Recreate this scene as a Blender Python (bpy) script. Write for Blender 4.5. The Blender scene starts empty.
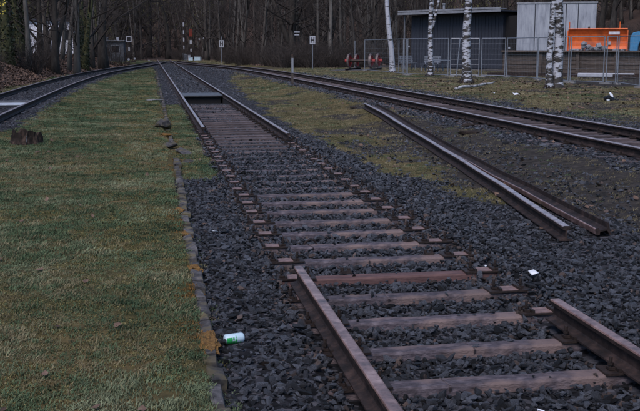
import bpy, bmesh, math, random
import numpy as np
from mathutils import Vector, Matrix, noise as mnoise
random.seed(7); rng = np.random.default_rng(7)
R_ = math.radians
sc = bpy.context.scene
COL = sc.collection

# ---------------------------------------------------------------- camera
cd = bpy.data.cameras.new('camera'); cam = bpy.data.objects.new('camera', cd); COL.objects.link(cam)
cd.sensor_width = 36; cd.lens = 36*975/640; cd.clip_start = 0.05; cd.clip_end = 3000
cx = Vector((0.98524721, -0.17113717, 0.0)); dn = Vector((-0.02757841, -0.15877061, -0.98693025)); fw = Vector((0.16890045, 0.97237028, -0.161148))
cam.matrix_world = Matrix(((cx.x, -dn.x, -fw.x, -1.83375565), (cx.y, -dn.y, -fw.y, 0.0), (cx.z, -dn.z, -fw.z, 1.79116354), (0, 0, 0, 1)))
sc.camera = cam

# ---------------------------------------------------------------- light
SUN_EL, SUN_AZ = R_(52), R_(215)
w = bpy.data.worlds.new("World"); sc.world = w; w.use_nodes = True
wn = w.node_tree; sky = wn.nodes.new('ShaderNodeTexSky'); sky.sky_type = 'NISHITA'; sky.sun_disc = False
sky.sun_elevation = SUN_EL; sky.sun_rotation = SUN_AZ; sky.air_density = 1.0; sky.dust_density = .6; sky.ozone_density = 3.0
wn.links.new(sky.outputs[0], wn.nodes['Background'].inputs[0]); wn.nodes['Background'].inputs[1].default_value = 0.068
sl = bpy.data.lights.new('sun', 'SUN'); sl.energy = 1.3; sl.angle = R_(32); sl.color = (1.0, 0.88, 0.86)
so = bpy.data.objects.new('sun', sl); COL.objects.link(so)
d = Vector((math.sin(SUN_AZ)*math.cos(SUN_EL), math.cos(SUN_AZ)*math.cos(SUN_EL), math.sin(SUN_EL)))
so.rotation_euler = (-d).to_track_quat('-Z', 'Y').to_euler()
sc.view_settings.view_transform = 'Standard'; sc.view_settings.look = 'None'; sc.view_settings.gamma = 1
sc.view_settings.use_curve_mapping = False; sc.view_settings.exposure = 1.15
sc.render.engine = 'CYCLES'; sc.cycles.max_bounces = 5; sc.cycles.diffuse_bounces = 3; sc.cycles.use_denoising = True

# ---------------------------------------------------------------- helpers
def tag(o, label=None, cat=None, group=None, kind=None):
    if label: o['label'] = label
    if cat: o['category'] = cat
    if group: o['group'] = group
    if kind: o['kind'] = kind
    return o
def empty(name, loc=(0, 0, 0), rz=0.0, label=None, cat=None, group=None):
    o = bpy.data.objects.new(name, None); COL.objects.link(o); o.location = loc; o.rotation_euler = (0, 0, rz); o.empty_display_size = .1
    return tag(o, label, cat, group)
class MB:
    def __init__(s): s.v = []; s.f = []; s.m = []
    def add(s, vs, fs, mi=0):
        n = len(s.v); s.v += [tuple(v) for v in vs]; s.f += [tuple(i+n for i in f) for f in fs]; s.m += [mi]*len(fs); return s
    def box(s, c, d, rz=0., mi=0, rx=0., ry=0., top=1.0, jit=0.):
        M = Matrix.Translation(c) @ Matrix.Rotation(rz, 4, 'Z') @ Matrix.Rotation(ry, 4, 'Y') @ Matrix.Rotation(rx, 4, 'X')
        vs = []
        for z in (-.5, .5):
            k = top if z > 0 else 1.
            for x, y in ((-.5, -.5), (.5, -.5), (.5, .5), (-.5, .5)):
                p = Vector((x*d[0]*k, y*d[1]*k, z*d[2]))
                if jit: p += Vector((random.uniform(-jit, jit), random.uniform(-jit, jit), random.uniform(-jit, jit)))
                vs.append(M @ p)
        return s.add(vs, [(3, 2, 1, 0), (4, 5, 6, 7), (0, 1, 5, 4), (1, 2, 6, 5), (2, 3, 7, 6), (3, 0, 4, 7)], mi)
    def bar(s, a, b, w, h=None, mi=0):
        a, b = Vector(a), Vector(b); L = (b-a).length; h = h or w
        q = (b-a).to_track_quat('X', 'Z').to_matrix().to_4x4()
        M = Matrix.Translation((a+b)/2) @ q
        vs = [M @ Vector((x*L, y*w, z*h)) for z in (-.5, .5) for x, y in ((-.5, -.5), (.5, -.5), (.5, .5), (-.5, .5))]
        return s.add(vs, [(3, 2, 1, 0), (4, 5, 6, 7), (0, 1, 5, 4), (1, 2, 6, 5), (2, 3, 7, 6), (3, 0, 4, 7)], mi)
    def tube(s, pts, rad, n=6, mi=0, cap=True, jit=0.):
        pts = [Vector(p) for p in pts]; N = len(pts)
        if not hasattr(rad, '__len__'): rad = [rad]*N
        vs = []; fs = []; ref = Vector((0.31, 0.95, 0.05))
        for i in range(N):
            t = (pts[min(i+1, N-1)]-pts[max(i-1, 0)])
            if t.length < 1e-9: t = Vector((0, 0, 1))
            t.normalize(); u = t.cross(ref)
            if u.length < .05: u = t.cross(Vector((1, 0, 0)))
            u.normalize(); v = t.cross(u)
            for k in range(n):
                a = 2*math.pi*k/n; r = rad[i]*(1+random.uniform(-jit, jit))
                vs.append(pts[i]+u*math.cos(a)*r+v*math.sin(a)*r)
        for i in range(N-1):
            for k in range(n):
                a, b = i*n+k, i*n+(k+1) % n; fs.append((a, b, b+n, a+n))
        if cap: fs.append(tuple(range(n-1, -1, -1))); fs.append(tuple((N-1)*n+k for k in range(n)))
        return s.add(vs, fs, mi)
    def cyl(s, a, b, r, n=10, mi=0): return s.tube([a, b], r, n, mi)
    def prism(s, prof, frames, mis=None):
        # prof: closed list of (u, w); frames: list of (origin, side vector, up vector)
        n = len(prof); vs = []; base = len(s.v)
        for (o, u, w_) in frames:
            for (a, b) in prof: vs.append(Vector(o)+Vector(u)*a+Vector(w_)*b)
        s.v += [tuple(v) for v in vs]
        for i in range(len(frames)-1):
            for k in range(n):
                a, b = base+i*n+k, base+i*n+(k+1) % n
                s.f.append((a, a+n, b+n, b)); s.m.append(mis[k] if mis else 0)
        s.f.append(tuple(base+k for k in range(n))); s.m.append(mis[-1] if mis else 0)
        s.f.append(tuple(base+(len(frames)-1)*n+k for k in range(n-1, -1, -1))); s.m.append(mis[-1] if mis else 0)
        return s
    def mesh(s, name, mats, smooth=False):
        me = bpy.data.meshes.new(name); me.from_pydata(s.v, [], s.f)
        for m in (mats if isinstance(mats, (list, tuple)) else [mats]): me.materials.append(m)
        me.polygons.foreach_set('material_index', s.m)
        if smooth: me.polygons.foreach_set('use_smooth', [True]*len(me.polygons))
        me.update(); return me
    def build(s, name, mats, parent=None, smooth=False, loc=None, rz=0.):
        o = bpy.data.objects.new(name, s.mesh(name, mats, smooth)); COL.objects.link(o)
        if parent is not None: o.parent = parent
        if loc is not None: o.location = loc
        if rz: o.rotation_euler = (0, 0, rz)
        return o
def bevel(o, w_, seg=1):
    bm = bmesh.new(); bm.from_mesh(o.data); bmesh.ops.bevel(bm, geom=bm.edges[:], offset=w_, segments=seg, affect='EDGES'); bm.to_mesh(o.data); bm.free(); return o
def copy_tree(o, parent=None):
    c = o.copy(); COL.objects.link(c)
    if parent is not None: c.parent = parent
    for ch in list(o.children): copy_tree(ch, c)
    return c

# ---------------------------------------------------------------- materials
def mat(name, cols, scale=5., rough=.8, metal=0., bump=.3, bscale=None, detail=6, stretch=(1, 1, 1), rand=0., cols2=None, scale2=.8, spec=.3, pos=None, bdist=.01, coord='Object'):
    m = bpy.data.materials.new(name); m.use_nodes = True; nt = m.node_tree; N = nt.nodes; L = nt.links
    b = N['Principled BSDF']; b.inputs['Roughness'].default_value = rough; b.inputs['Metallic'].default_value = metal; b.inputs['Specular IOR Level'].default_value = spec
    if coord == 'World': src = N.new('ShaderNodeNewGeometry').outputs['Position']
    else: src = N.new('ShaderNodeTexCoord').outputs['Object']
    mp = N.new('ShaderNodeMapping'); mp.inputs['Scale'].default_value = stretch; L.new(src, mp.inputs[0])
    nz = N.new('ShaderNodeTexNoise'); nz.inputs['Scale'].default_value = scale; nz.inputs['Detail'].default_value = detail; nz.inputs['Roughness'].default_value = .65; L.new(mp.outputs[0], nz.inputs[0])
    cr = N.new('ShaderNodeValToRGB'); L.new(nz.outputs[0], cr.inputs[0])
    n = len(cols)
    while len(cr.color_ramp.elements) < n: cr.color_ramp.elements.new(.5)
    for i, c in enumerate(cols):
        e = cr.color_ramp.elements[i]; e.position = (pos[i] if pos else .3+.4*i/max(1, n-1)); e.color = (*c, 1)
    out = cr.outputs[0]
    if cols2:
        n2 = N.new('ShaderNodeTexNoise'); n2.inputs['Scale'].default_value = scale2; n2.inputs['Detail'].default_value = 4; L.new(src, n2.inputs[0])
        r2 = N.new('ShaderNodeValToRGB'); r2.color_ramp.elements[0].position = .48; r2.color_ramp.elements[1].position = .62; L.new(n2.outputs[0], r2.inputs[0])
        c2 = N.new('ShaderNodeMix'); c2.data_type = 'RGBA'; L.new(r2.outputs[0], c2.inputs[0]); L.new(out, c2.inputs[6]); c2.inputs[7].default_value = (*cols2, 1); out = c2.outputs[2]
    if rand:
        oi = N.new('ShaderNodeObjectInfo'); mr = N.new('ShaderNodeMapRange'); mr.inputs[3].default_value = 1-rand; mr.inputs[4].default_value = 1+rand; L.new(oi.outputs['Random'], mr.inputs[0])
        hs = N.new('ShaderNodeHueSaturation'); L.new(mr.outputs[0], hs.inputs['Value']); L.new(out, hs.inputs['Color']); out = hs.outputs[0]
    L.new(out, b.inputs['Base Color'])
    if bump:
        nb = N.new('ShaderNodeTexNoise'); nb.inputs['Scale'].default_value = bscale or scale*3; nb.inputs['Detail'].default_value = 5; L.new(mp.outputs[0], nb.inputs[0])
        bp = N.new('ShaderNodeBump'); bp.inputs['Strength'].default_value = bump; bp.inputs['Distance'].default_value = bdist; L.new(nb.outputs[0], bp.inputs['Height']); L.new(bp.outputs[0], b.inputs['Normal'])
    return m
def plain(name, c, rough=.6, metal=0.): return mat(name, [tuple(x*.75 for x in c), tuple(min(1, x*1.1) for x in c)], 8, rough, metal, .1)
M = {}
M['stone'] = mat('ballast_stone', [(.006, .007, .009), (.022, .025, .032), (.20, .215, .255)], 16, .6, 0, .7, 60, rand=.95, spec=.3, pos=[.3, .47, .78])  # pale end of the ramp paints highlights onto the dark stone
M['brownstone'] = mat('rust_stained_stone', [(.025, .018, .016), (.07, .05, .044), (.13, .10, .09)], 16, .7, 0, .6, 60, rand=.6, spec=.4)
M['fine'] = mat('fine_gravel', [(.05, .05, .058), (.12, .12, .14)], 60, .85, 0, .4, 60, rand=.4)
M['rust'] = mat('rusty_rail_side', [(.010, .008, .008), (.026, .018, .017), (.065, .042, .037)], 9, .7, .2, .5, 40, stretch=(1, 1, 1))
M['worn'] = mat('worn_rail_top', [(.08, .048, .042), (.24, .15, .135), (.42, .29, .265)], 11, .34, .3, .15, 50, spec=.6)
M['silver'] = mat('bright_rail_top', [(.15, .12, .125), (.37, .31, .325), (.54, .46, .475)], 9, .30, .45, .1, 50, spec=.6)
M['sleeper'] = mat('weathered_sleeper', [(.022, .018, .021), (.066, .055, .066), (.150, .128, .145)], 16, .7, .0, .7, 60, stretch=(.7, 1.6, 1.6), rand=.15, cols2=(.15, .11, .105), scale2=3)
M['darksleeper'] = mat('dark_sleeper', [(.03, .024, .026), (.075, .06, .064), (.13, .105, .11)], 7, .7, .0, .5, 35, stretch=(.5, 2, 2), rand=.3)  # darker tone for the farther and right-hand sleepers and the cracks
M['redsleeper'] = mat('red_brown_sleeper', [(.055, .03, .03), (.15, .085, .08)], 7, .7, .0, .5, 35, stretch=(.5, 2, 2))
M['plate'] = mat('rusty_tie_plate', [(.12, .075, .07), (.30, .20, .18)], 20, .55, .3, .3)
M['bolt'] = mat('dark_bolt', [(.015, .012, .012), (.05, .035, .03)], 30, .6, .3, .3)
M['kerb'] = mat('mossy_kerb_stone', [(.02, .02, .02), (.06, .058, .062), (.13, .125, .13)], 12, .9, 0, .6, 30, cols2=(.10, .085, .05), scale2=6, rand=.3, coord='World')
M['moss'] = mat('orange_moss', [(.05, .026, .010), (.15, .08, .022), (.26, .15, .05)], 45, .95, 0, .6, 80)
def grassmat(name, a, b, c):
    return mat(name, [a, b, c], .8, .8, 0, 0, rand=.45, cols2=None, coord='World', pos=[.3, .5, .68], detail=8, spec=.15)
M['grass'] = grassmat('grass_blades', (.032, .060, .034), (.070, .105, .055), (.205, .225, .14))
M['drygrass'] = grassmat('dry_grass_blades', (.085, .08, .045), (.165, .145, .085), (.26, .225, .14))
M['lawnmoss'] = mat('lawn_moss', [(.05, .055, .022), (.14, .125, .05), (.27, .23, .11)], 40, .95, 0, .6, 80, rand=.3)
M['bark'] = mat('dark_bark', [(.02, .017, .016), (.05, .044, .04), (.085, .078, .07)], 6, .9, 0, .8, 18, stretch=(1, 1, .25), rand=.35, bdist=.03)
M['greybark'] = mat('grey_bark', [(.035, .032, .03), (.085, .08, .075), (.13, .125, .115)], 6, .9, 0, .7, 18, stretch=(1, 1, .2), rand=.35, bdist=.02)
M['ivybark'] = mat('mossy_bark', [(.03, .028, .02), (.07, .075, .035), (.1, .1, .05)], 5, .95, 0, .8, 18, stretch=(1, 1, .4), rand=.3, bdist=.03)
M['twig'] = mat('bare_twig', [(.024, .020, .019), (.05, .042, .038)], 3, .9, 0, 0, rand=.3)
M['ivy'] = mat('ivy_leaf', [(.012, .02, .01), (.03, .04, .02)], 3, .6, 0, 0, rand=.3)
M['olive'] = mat('olive_bud', [(.09, .10, .03), (.16, .16, .05)], 3, .7, 0, 0, rand=.3)
M['yellow'] = mat('yellow_bud', [(.45, .38, .05), (.6, .5, .08)], 3, .7, 0, 0)
M['leaf'] = mat('fallen_leaf', [(.05, .032, .025), (.11, .072, .055), (.17, .12, .09)], 3, .85, 0, 0, rand=.5)
M['stump'] = mat('rotten_stump', [(.005, .004, .004), (.016, .011, .009), (.075, .05, .04)], 12, .9, 0, .8, 30, stretch=(1, 1, .3))
M['galv'] = mat('galvanised_steel', [(.19, .21, .25), (.29, .315, .36)], 12, .45, .5, .1)
M['slate'] = mat('slate_cladding', [(.025, .03, .042), (.045, .052, .07)], 6, .6, 0, .1, stretch=(1, 1, .3))
M['roofedge'] = mat('pale_roof_edge', [(.16, .17, .19), (.28, .3, .34)], 5, .6, .2, .1)
M['white'] = mat('weathered_white_panel', [(.17, .19, .23), (.28, .305, .355), (.35, .38, .43)], 3, .65, 0, .15, stretch=(2, 2, .35))
M['dark'] = plain('black_and_pit_shade', (.012, .012, .014), .9)  # near-black; carries the shade of the pits in its colour
M['timber'] = mat('old_timber', [(.03, .026, .024), (.075, .062, .056), (.11, .09, .08)], 4, .9, 0, .6, 14, stretch=(.5, .5, 3), rand=.2)
M['orange'] = mat('orange_paint', [(.50, .09, .02), (.72, .15, .035)], 5, .5, 0, .1, cols2=(.4, .09, .03), scale2=2)
M['blue'] = plain('bright_blue_plastic', (.05, .20, .38), .5)
M['red'] = plain('red_wheel_paint', (.28, .025, .025), .5)
M['tread'] = mat('dull_tread', [(.09, .06, .06), (.2, .17, .17)], 6, .5, .3, .1)
M['signwhite'] = plain('sign_white', (.36, .38, .43), .6)
M['signblack'] = plain('sign_black', (.015, .015, .018), .6)
M['lampred'] = plain('dark_red_board', (.18, .03, .02), .6)
M['hutgrey'] = mat('blue_grey_hut_wall', [(.06, .07, .085), (.11, .125, .15)], 3, .7, 0, .1)
M['glass'] = plain('dark_window', (.02, .022, .028), .15)
M['housewall'] = mat('pale_blue_house_wall', [(.70, .75, .88), (.8, .84, .93)], 1.5, .7, 0, .1)
M['green'] = plain('green_print', (.03, .35, .09), .4)
M['canwhite'] = plain('pale_can', (.45, .6, .7), .35)
M['paper'] = plain('pale_scrap', (.7, .74, .8), .6)
M['black_bag'] = plain('black_plastic', (.012, .012, .014), .35)
M['steelbeam'] = mat('grey_beam', [(.06, .065, .075), (.13, .135, .15)], 6, .55, .3, .2)
M['concrete'] = mat('grey_concrete', [(.12, .12, .125), (.22, .22, .225)], 5, .9, 0, .4)
M['rubble'] = mat('rubble_stone', [(.12, .125, .14), (.24, .25, .28)], 5, .9, 0, .5, rand=.3)
M['metalsheet'] = mat('pale_blue_sheet', [(.5, .56, .64), (.68, .74, .82)], 4, .35, .3, .1)
def birch_mat(th=.475):
    m = bpy.data.materials.new('birch_bark'); m.use_nodes = True; nt = m.node_tree; N = nt.nodes; L = nt.links; b = N['Principled BSDF']; b.inputs['Roughness'].default_value = .75
    tc = N.new('ShaderNodeTexCoord'); mp = N.new('ShaderNodeMapping'); mp.inputs['Scale'].default_value = (2.4, 2.4, 8.0); L.new(tc.outputs['Object'], mp.inputs[0])
    n1 = N.new('ShaderNodeTexNoise'); n1.inputs['Scale'].default_value = 1.0; n1.inputs['Detail'].default_value = 5; n1.inputs['Roughness'].default_value = .7; L.new(mp.outputs[0], n1.inputs[0])
    # more black fissures towards the root: a property of old birch bark
    sp = N.new('ShaderNodeSeparateXYZ'); L.new(tc.outputs['Object'], sp.inputs[0])
    mr = N.new('ShaderNodeMapRange'); mr.inputs[1].default_value = 0; mr.inputs[2].default_value = .7; mr.inputs[3].default_value = .08; mr.inputs[4].default_value = 0; L.new(sp.outputs[2], mr.inputs[0])
    ad = N.new('ShaderNodeMath'); ad.operation = 'ADD'; L.new(n1.outputs[0], ad.inputs[0]); L.new(mr.outputs[0], ad.inputs[1])
    cr = N.new('ShaderNodeValToRGB'); cr.color_ramp.elements[0].position = th; cr.color_ramp.elements[0].color = (.38, .40, .46, 1); cr.color_ramp.elements[1].position = th+.05; cr.color_ramp.elements[1].color = (.025, .022, .02, 1); L.new(ad.outputs[0], cr.inputs[0])
    L.new(cr.outputs[0], b.inputs['Base Color'])
    bp = N.new('ShaderNodeBump'); bp.inputs['Strength'].default_value = .5; bp.inputs['Distance'].default_value = .02; L.new(n1.outputs[0], bp.inputs['Height']); L.new(bp.outputs[0], b.inputs['Normal'])
    return m
M['birch'] = birch_mat(); M['birchwhite'] = birch_mat(.56); M['birchwhite'].name = 'white_birch_bark'
M['logbark'] = mat('pale_birch_bark', [(.04, .035, .03), (.28, .28, .30), (.40, .41, .43)], 4, .8, 0, .3, pos=[.38, .46, .6])

# ---------------------------------------------------------------- terrain description
def sstep(a, b, x): t = np.clip((np.asarray(x, float)-a)/(b-a), 0, 1); return t*t*(3-2*t)
RC = ([-12, 0, 12, 24, 34, 44, 60, 78, 92, 107, 118], [5.9, 5.85, 5.74, 5.62, 5.5, 5.32, 4.85, 3.95, 2.75, 1.35, .5])
LC = ([-12, 8, 20, 30, 42, 52, 66, 79, 95, 107, 120], [-6.6, -6.1, -5.9, -5.82, -5.65, -5.3, -4.5, -3.45, -1.95, -.95, -.2])
def smooth_interp(P):
    ys, xs = np.array(P[0], float), np.array(P[1], float); m = np.gradient(xs, ys)
    def f(y):
        y = np.asarray(y, float); i = np.clip(np.searchsorted(ys, y)-1, 0, len(ys)-2); h = ys[i+1]-ys[i]; t = np.clip((y-ys[i])/h, 0, 1)
        return xs[i]*(2*t**3-3*t**2+1)+h*m[i]*(t**3-2*t**2+t)+xs[i+1]*(-2*t**3+3*t**2)+h*m[i+1]*(t**3-t**2)
    return f
cR = smooth_interp(RC); cL = smooth_interp(LC)
def rtop(y): return .38-(.38-.155)*sstep(55, 104, y)
def ltop(y): return .30-(.30-.155)*sstep(50, 95, y)
def vnoise(x, y, s, seed=0):
    x = np.asarray(x, float)*s+seed*17.3; y = np.asarray(y, float)*s-seed*9.1
    xi, yi = np.floor(x), np.floor(y); fx, fy = x-xi, y-yi; fx = fx*fx*(3-2*fx); fy = fy*fy*(3-2*fy)
    def h(a, b): v = np.sin(a*127.1+b*311.7+seed*74.7)*43758.5453; return v-np.floor(v)
    return (h(xi, yi)*(1-fx)+h(xi+1, yi)*fx)*(1-fy)+(h(xi, yi+1)*(1-fx)+h(xi+1, yi+1)*fx)*fy
def fbm(x, y, s, seed=0): return .55*vnoise(x, y, s, seed)+.3*vnoise(x, y, s*2.1, seed+1)+.15*vnoise(x, y, s*4.3, seed+2)
KX = -1.50
def gz(x, y):
    x, y = np.broadcast_arrays(np.asarray(x, float), np.asarray(y, float)); r, l = cR(y), cL(y)
    far = sstep(85, 112, y)
    ax = np.abs(x)
    z = -.055+.062*sstep(.80, .98, ax)+(.036*sstep(23.2, 24.2, y)+.026*sstep(34, 36, y))*(1-sstep(.80, .98, ax))-.02*sstep(1.5, 2.2, ax)*(x > 0)
    zr = rtop(y)-.165; zl = ltop(y)-.15
    zr = zr-.045*sstep(.75, .6, np.abs(x-r))*(y < 60)
    tR = sstep(0, 1, (x-(r-2.9))/1.7); a = sstep(1.6, 2.3, x)*.04*(1-far)
    z = z+a+(zr-(z+a))*np.where(y < 104, tR, sstep(0, 1, (x-1.5)/2))
    gl = (x < KX-.08) & (y < 76)
    zp = .075+.02*fbm(x, y, .6, 3)
    z = np.where(gl, zp, z)
    tL = sstep(l+1.7, l+1.15, x); z = np.where((x < KX-.08), z+(zl-z)*tL*1.0, z)
    bank = sstep(0, 1, (l-1.35-x)/3.0)*(1-sstep(84, 104, y))
    z = z+np.where(x < l-1.35, bank*(.85+.25*fbm(x, y, .35, 5))+sstep(l-4, l-20, x)*.9*(1-.5*sstep(90, 120, y)), 0)
    e = np.maximum(np.maximum(y-178, (x-36)*sstep(30, 60, y)), (-x-50)*sstep(10, 50, y))
    z = z+np.where(e > 0, 45*(1-np.exp(-np.maximum(e, 0)/150.)), 0)
    z = z+(fbm(x, y, .9, 8)-.5)*np.where(np.abs(x) < 1.5, .0, .05)
    return z
def gz1(x, y): return float(gz(np.array([x]), np.array([y]))[0])
RB = ([0, 4, 7, 8.5, 10, 12, 16, 20, 28, 45, 60, 75, 120], [4.4, 4.2, 3.7, 3.0, 2.2, 1.8, 1.6, 1.38, 1.4, 2.0, 3.3, 5, 3])
def m_gravel(x, y):
    n = (fbm(x, y, 1.1, 11)-.5)
    r, l = cR(y), cL(y)
    right = np.interp(y, RB[0], RB[1])
    g = sstep(.25, -.25, x-right-n*1.1)*(x > KX-.05)*sstep(124, 118, y)
    moss = (x > KX-.05)*sstep(-.82, -.95, x+n*.3)*sstep(12.2, 13.6, y+n*3)*sstep(31.5, 29.5, y+n*2)
    strip = sstep(.5, .2, np.abs(y-22.7+n*.5))*(np.abs(x) < .7)*.75
    g = g*(1-moss)*(1-strip)
    gr = sstep(1.9, 1.35, np.abs(x-r-.15)+n*.6)*(y < 120)
    gr2 = sstep(0, .6, x-r-1)*sstep(3.2, 2.0, x-r+n*2.5)*.9*(y < 60)
    gl = sstep(1.45, 1.1, np.abs(x-l)+n*.4)*(y < 120)
    return np.clip(np.maximum.reduce([g, gr, gr2, gl]), 0, 1)
def m_leaf(x, y):
    l = cL(y); n = fbm(x, y, .5, 21)-.5
    a = sstep(-1.2, -1.8, x-l+n*.8)*(1-sstep(88, 108, y)*sstep(-14, -9, x))
    b = sstep(88, 96, y-x*0-n*8)*(x > 8) + sstep(70, 82, y+n*8)*sstep(9, 12, x)*(x < 16)
    c = sstep(126, 134, y+n*10)+sstep(34, 40, x+n*5)*(y > 50)
    return np.clip(a+b+c, 0, 1)
def m_dirt(x, y):
    n = fbm(x, y, .8, 31)-.5
    r = cR(y)
    d = sstep(1.9, 2.6, x+n)*sstep(22, 14, y+n*7-(x-2.5)*1.2)*sstep(5.6, 4.4, x)*.95
    d2 = sstep(.48, .66, fbm(x, y, .6, 33))*(x > 1.5)*.8
    d3 = (x > 14)*(y > 36)*.7*(y < 90)
    return np.clip(np.maximum.reduce([d, d2, d3]), 0, 1)

def axis(segs):
    out = []
    for a, b, st in segs: out += list(np.arange(a, b-1e-6, st))
    out.append(segs[-1][1]); return np.array(out)
xs = axis([(-420, -120, 30), (-120, -40, 8), (-40, -16, 2), (-16, -9, .5), (-9, -1.7, .22), (-1.7, -1.3, .1), (-1.3, -.7, .15), (-.7, .7, .175), (.7, 9, .2), (9, 20, .5), (20, 50, 2), (50, 120, 8), (120, 420, 30)])
ys = axis([(-60, 2, 6), (2, 31.2, .22), (31.2, 35.0, .38), (35.0, 60, .5), (60, 130, 1), (130, 260, 6), (260, 700, 30)])
X, Y = np.meshgrid(xs, ys); Z = gz(X, Y)
nx, ny = len(xs), len(ys)
me = bpy.data.meshes.new('ground')
fc = []
for j in range(ny-1):
    yc = (ys[j]+ys[j+1])/2
    for i in range(nx-1):
        xc = (xs[i]+xs[i+1])/2
        if 31.2 < yc < 35.0 and -.7 < xc < .7: continue
        k = j*nx+i; fc.append((k, k+1, k+1+nx, k+nx))
me.from_pydata(np.stack([X.ravel(), Y.ravel(), Z.ravel()], 1).tolist(), [], fc)
for nm, fn in (('gravel', m_gravel), ('leafy', m_leaf), ('dirt', m_dirt)):
    a = me.attributes.new(nm, 'FLOAT', 'POINT'); a.data.foreach_set('value', fn(X.ravel(), Y.ravel()).astype(np.float32))
me.polygons.foreach_set('use_smooth', [True]*len(me.polygons))
gm = bpy.data.materials.new('ground_cover'); gm.use_nodes = True; nt = gm.node_tree; N = nt.nodes; L = nt.links; B = N['Principled BSDF']; B.inputs['Roughness'].default_value = .95; B.inputs['Specular IOR Level'].default_value = .15
geo = N.new('ShaderNodeNewGeometry')
def nse(s, det=6, rg=.6):
    n = N.new('ShaderNodeTexNoise'); n.inputs['Scale'].default_value = s; n.inputs['Detail'].default_value = det; n.inputs['Roughness'].default_value = rg; L.new(geo.outputs['Position'], n.inputs[0]); return n.outputs[0]
def ramp(src, stops):
    r = N.new('ShaderNodeValToRGB'); L.new(src, r.inputs[0])
    while len(r.color_ramp.elements) < len(stops): r.color_ramp.elements.new(.5)
    for e, (p, c) in zip(r.color_ramp.elements, stops): e.position = p; e.color = (*c, 1)
    return r.outputs[0]
def mix(f, a, b):
    m = N.new('ShaderNodeMix'); m.data_type = 'RGBA'
    if f is not None: L.new(f, m.inputs[0])
    L.new(a, m.inputs[6]); L.new(b, m.inputs[7]); return m.outputs[2]
def att(nm, nsz=12., amt=.35):
    a = N.new('ShaderNodeAttribute'); a.attribute_name = nm
    ad = N.new('ShaderNodeMath'); ad.operation = 'MULTIPLY_ADD'; L.new(nse(nsz), ad.inputs[0]); ad.inputs[1].default_value = amt*2; 
    sb = N.new('ShaderNodeMath'); sb.operation = 'SUBTRACT'; L.new(a.outputs['Fac'], sb.inputs[0]); sb.inputs[1].default_value = amt; L.new(sb.outputs[0], ad.inputs[2])
    mr = N.new('ShaderNodeMapRange'); mr.inputs[1].default_value = .35; mr.inputs[2].default_value = .65; L.new(ad.outputs[0], mr.inputs[0]); return mr.outputs[0]
grass_c = mix(ramp(nse(.7, 8, .7), [(.45, (0, 0, 0)), (.62, (1, 1, 1))]), ramp(nse(14), [(.3, (.04, .045, .018)), (.7, (.10, .085, .035))]), ramp(nse(14), [(.3, (.075, .055, .028)), (.7, (.17, .125, .055))]))
vor = N.new('ShaderNodeTexVoronoi'); vor.inputs['Scale'].default_value = 22; L.new(geo.outputs['Position'], vor.inputs[0])
vsep = N.new('ShaderNodeSeparateColor'); L.new(vor.outputs['Color'], vsep.inputs[0])
grav_c = ramp(vsep.outputs[0], [(.1, (.004, .004, .005)), (.6, (.02, .021, .026)), (1, (.09, .09, .105))])  # near-black cells put the shade between stones into the colour
leaf_c = ramp(nse(9, 8, .75), [(.32, (.02, .014, .012)), (.5, (.06, .042, .034)), (.68, (.13, .09, .07))])
dirt_c = ramp(nse(7, 9, .75), [(.35, (.012, .011, .010)), (.65, (.06, .052, .047))])
c = mix(att('dirt', 3), grass_c, dirt_c); c = mix(att('leafy', 5), c, leaf_c); c = mix(att('gravel', 10, .25), c, grav_c)
L.new(c, B.inputs['Base Color'])
bp = N.new('ShaderNodeBump'); bp.inputs['Strength'].default_value = .7; bp.inputs['Distance'].default_value = .03; L.new(nse(22, 8, .75), bp.inputs['Height']); L.new(bp.outputs[0], B.inputs['Normal'])
me.materials.append(gm)
ground = bpy.data.objects.new('ground', me); COL.objects.link(ground); ground['kind'] = 'structure'

# pit under the main track
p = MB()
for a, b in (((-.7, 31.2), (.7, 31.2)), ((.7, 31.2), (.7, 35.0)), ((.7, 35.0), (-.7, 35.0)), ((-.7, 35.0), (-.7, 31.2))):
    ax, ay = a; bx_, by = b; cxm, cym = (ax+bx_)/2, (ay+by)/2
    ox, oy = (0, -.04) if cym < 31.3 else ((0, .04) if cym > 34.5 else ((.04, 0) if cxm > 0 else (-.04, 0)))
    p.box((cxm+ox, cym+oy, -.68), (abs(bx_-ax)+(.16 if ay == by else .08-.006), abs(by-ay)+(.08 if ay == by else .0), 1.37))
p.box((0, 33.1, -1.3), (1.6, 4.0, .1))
pit = p.build('inspection_pit', M['dark']); tag(pit, kind='structure')  # walls and floor coloured near-black for the shade down in the pit
bm_ = empty('cross_beam', (0, 34.85, 0), 0, 'long grey beam lying across between the rails behind the dark pit', 'beam')
MB().box((0, 0, -.10), (1.30, .3, .30)).build('beam_body', M['dark'], bm_)  # body coloured near-black as pit shade below the grey plate
MB().box((0, .75, .075), (1.40, 2.0, .035)).build('top_plate', M['steelbeam'], bm_)
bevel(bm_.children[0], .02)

# ---------------------------------------------------------------- rails
RP = [(-.0625, 0), (.0625, 0), (.0625, .011), (.016, .024), (.008, .036), (.008, .096), (.0335, .106), (.0345, .128), (.0315, .136), (.024, .1395), (-.024, .1395), (-.0315, .136), (-.0345, .128), (-.0335, .106), (-.008, .096), (-.008, .036), (-.016, .024), (-.0625, .011)]
RP = RP[::-1]
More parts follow.
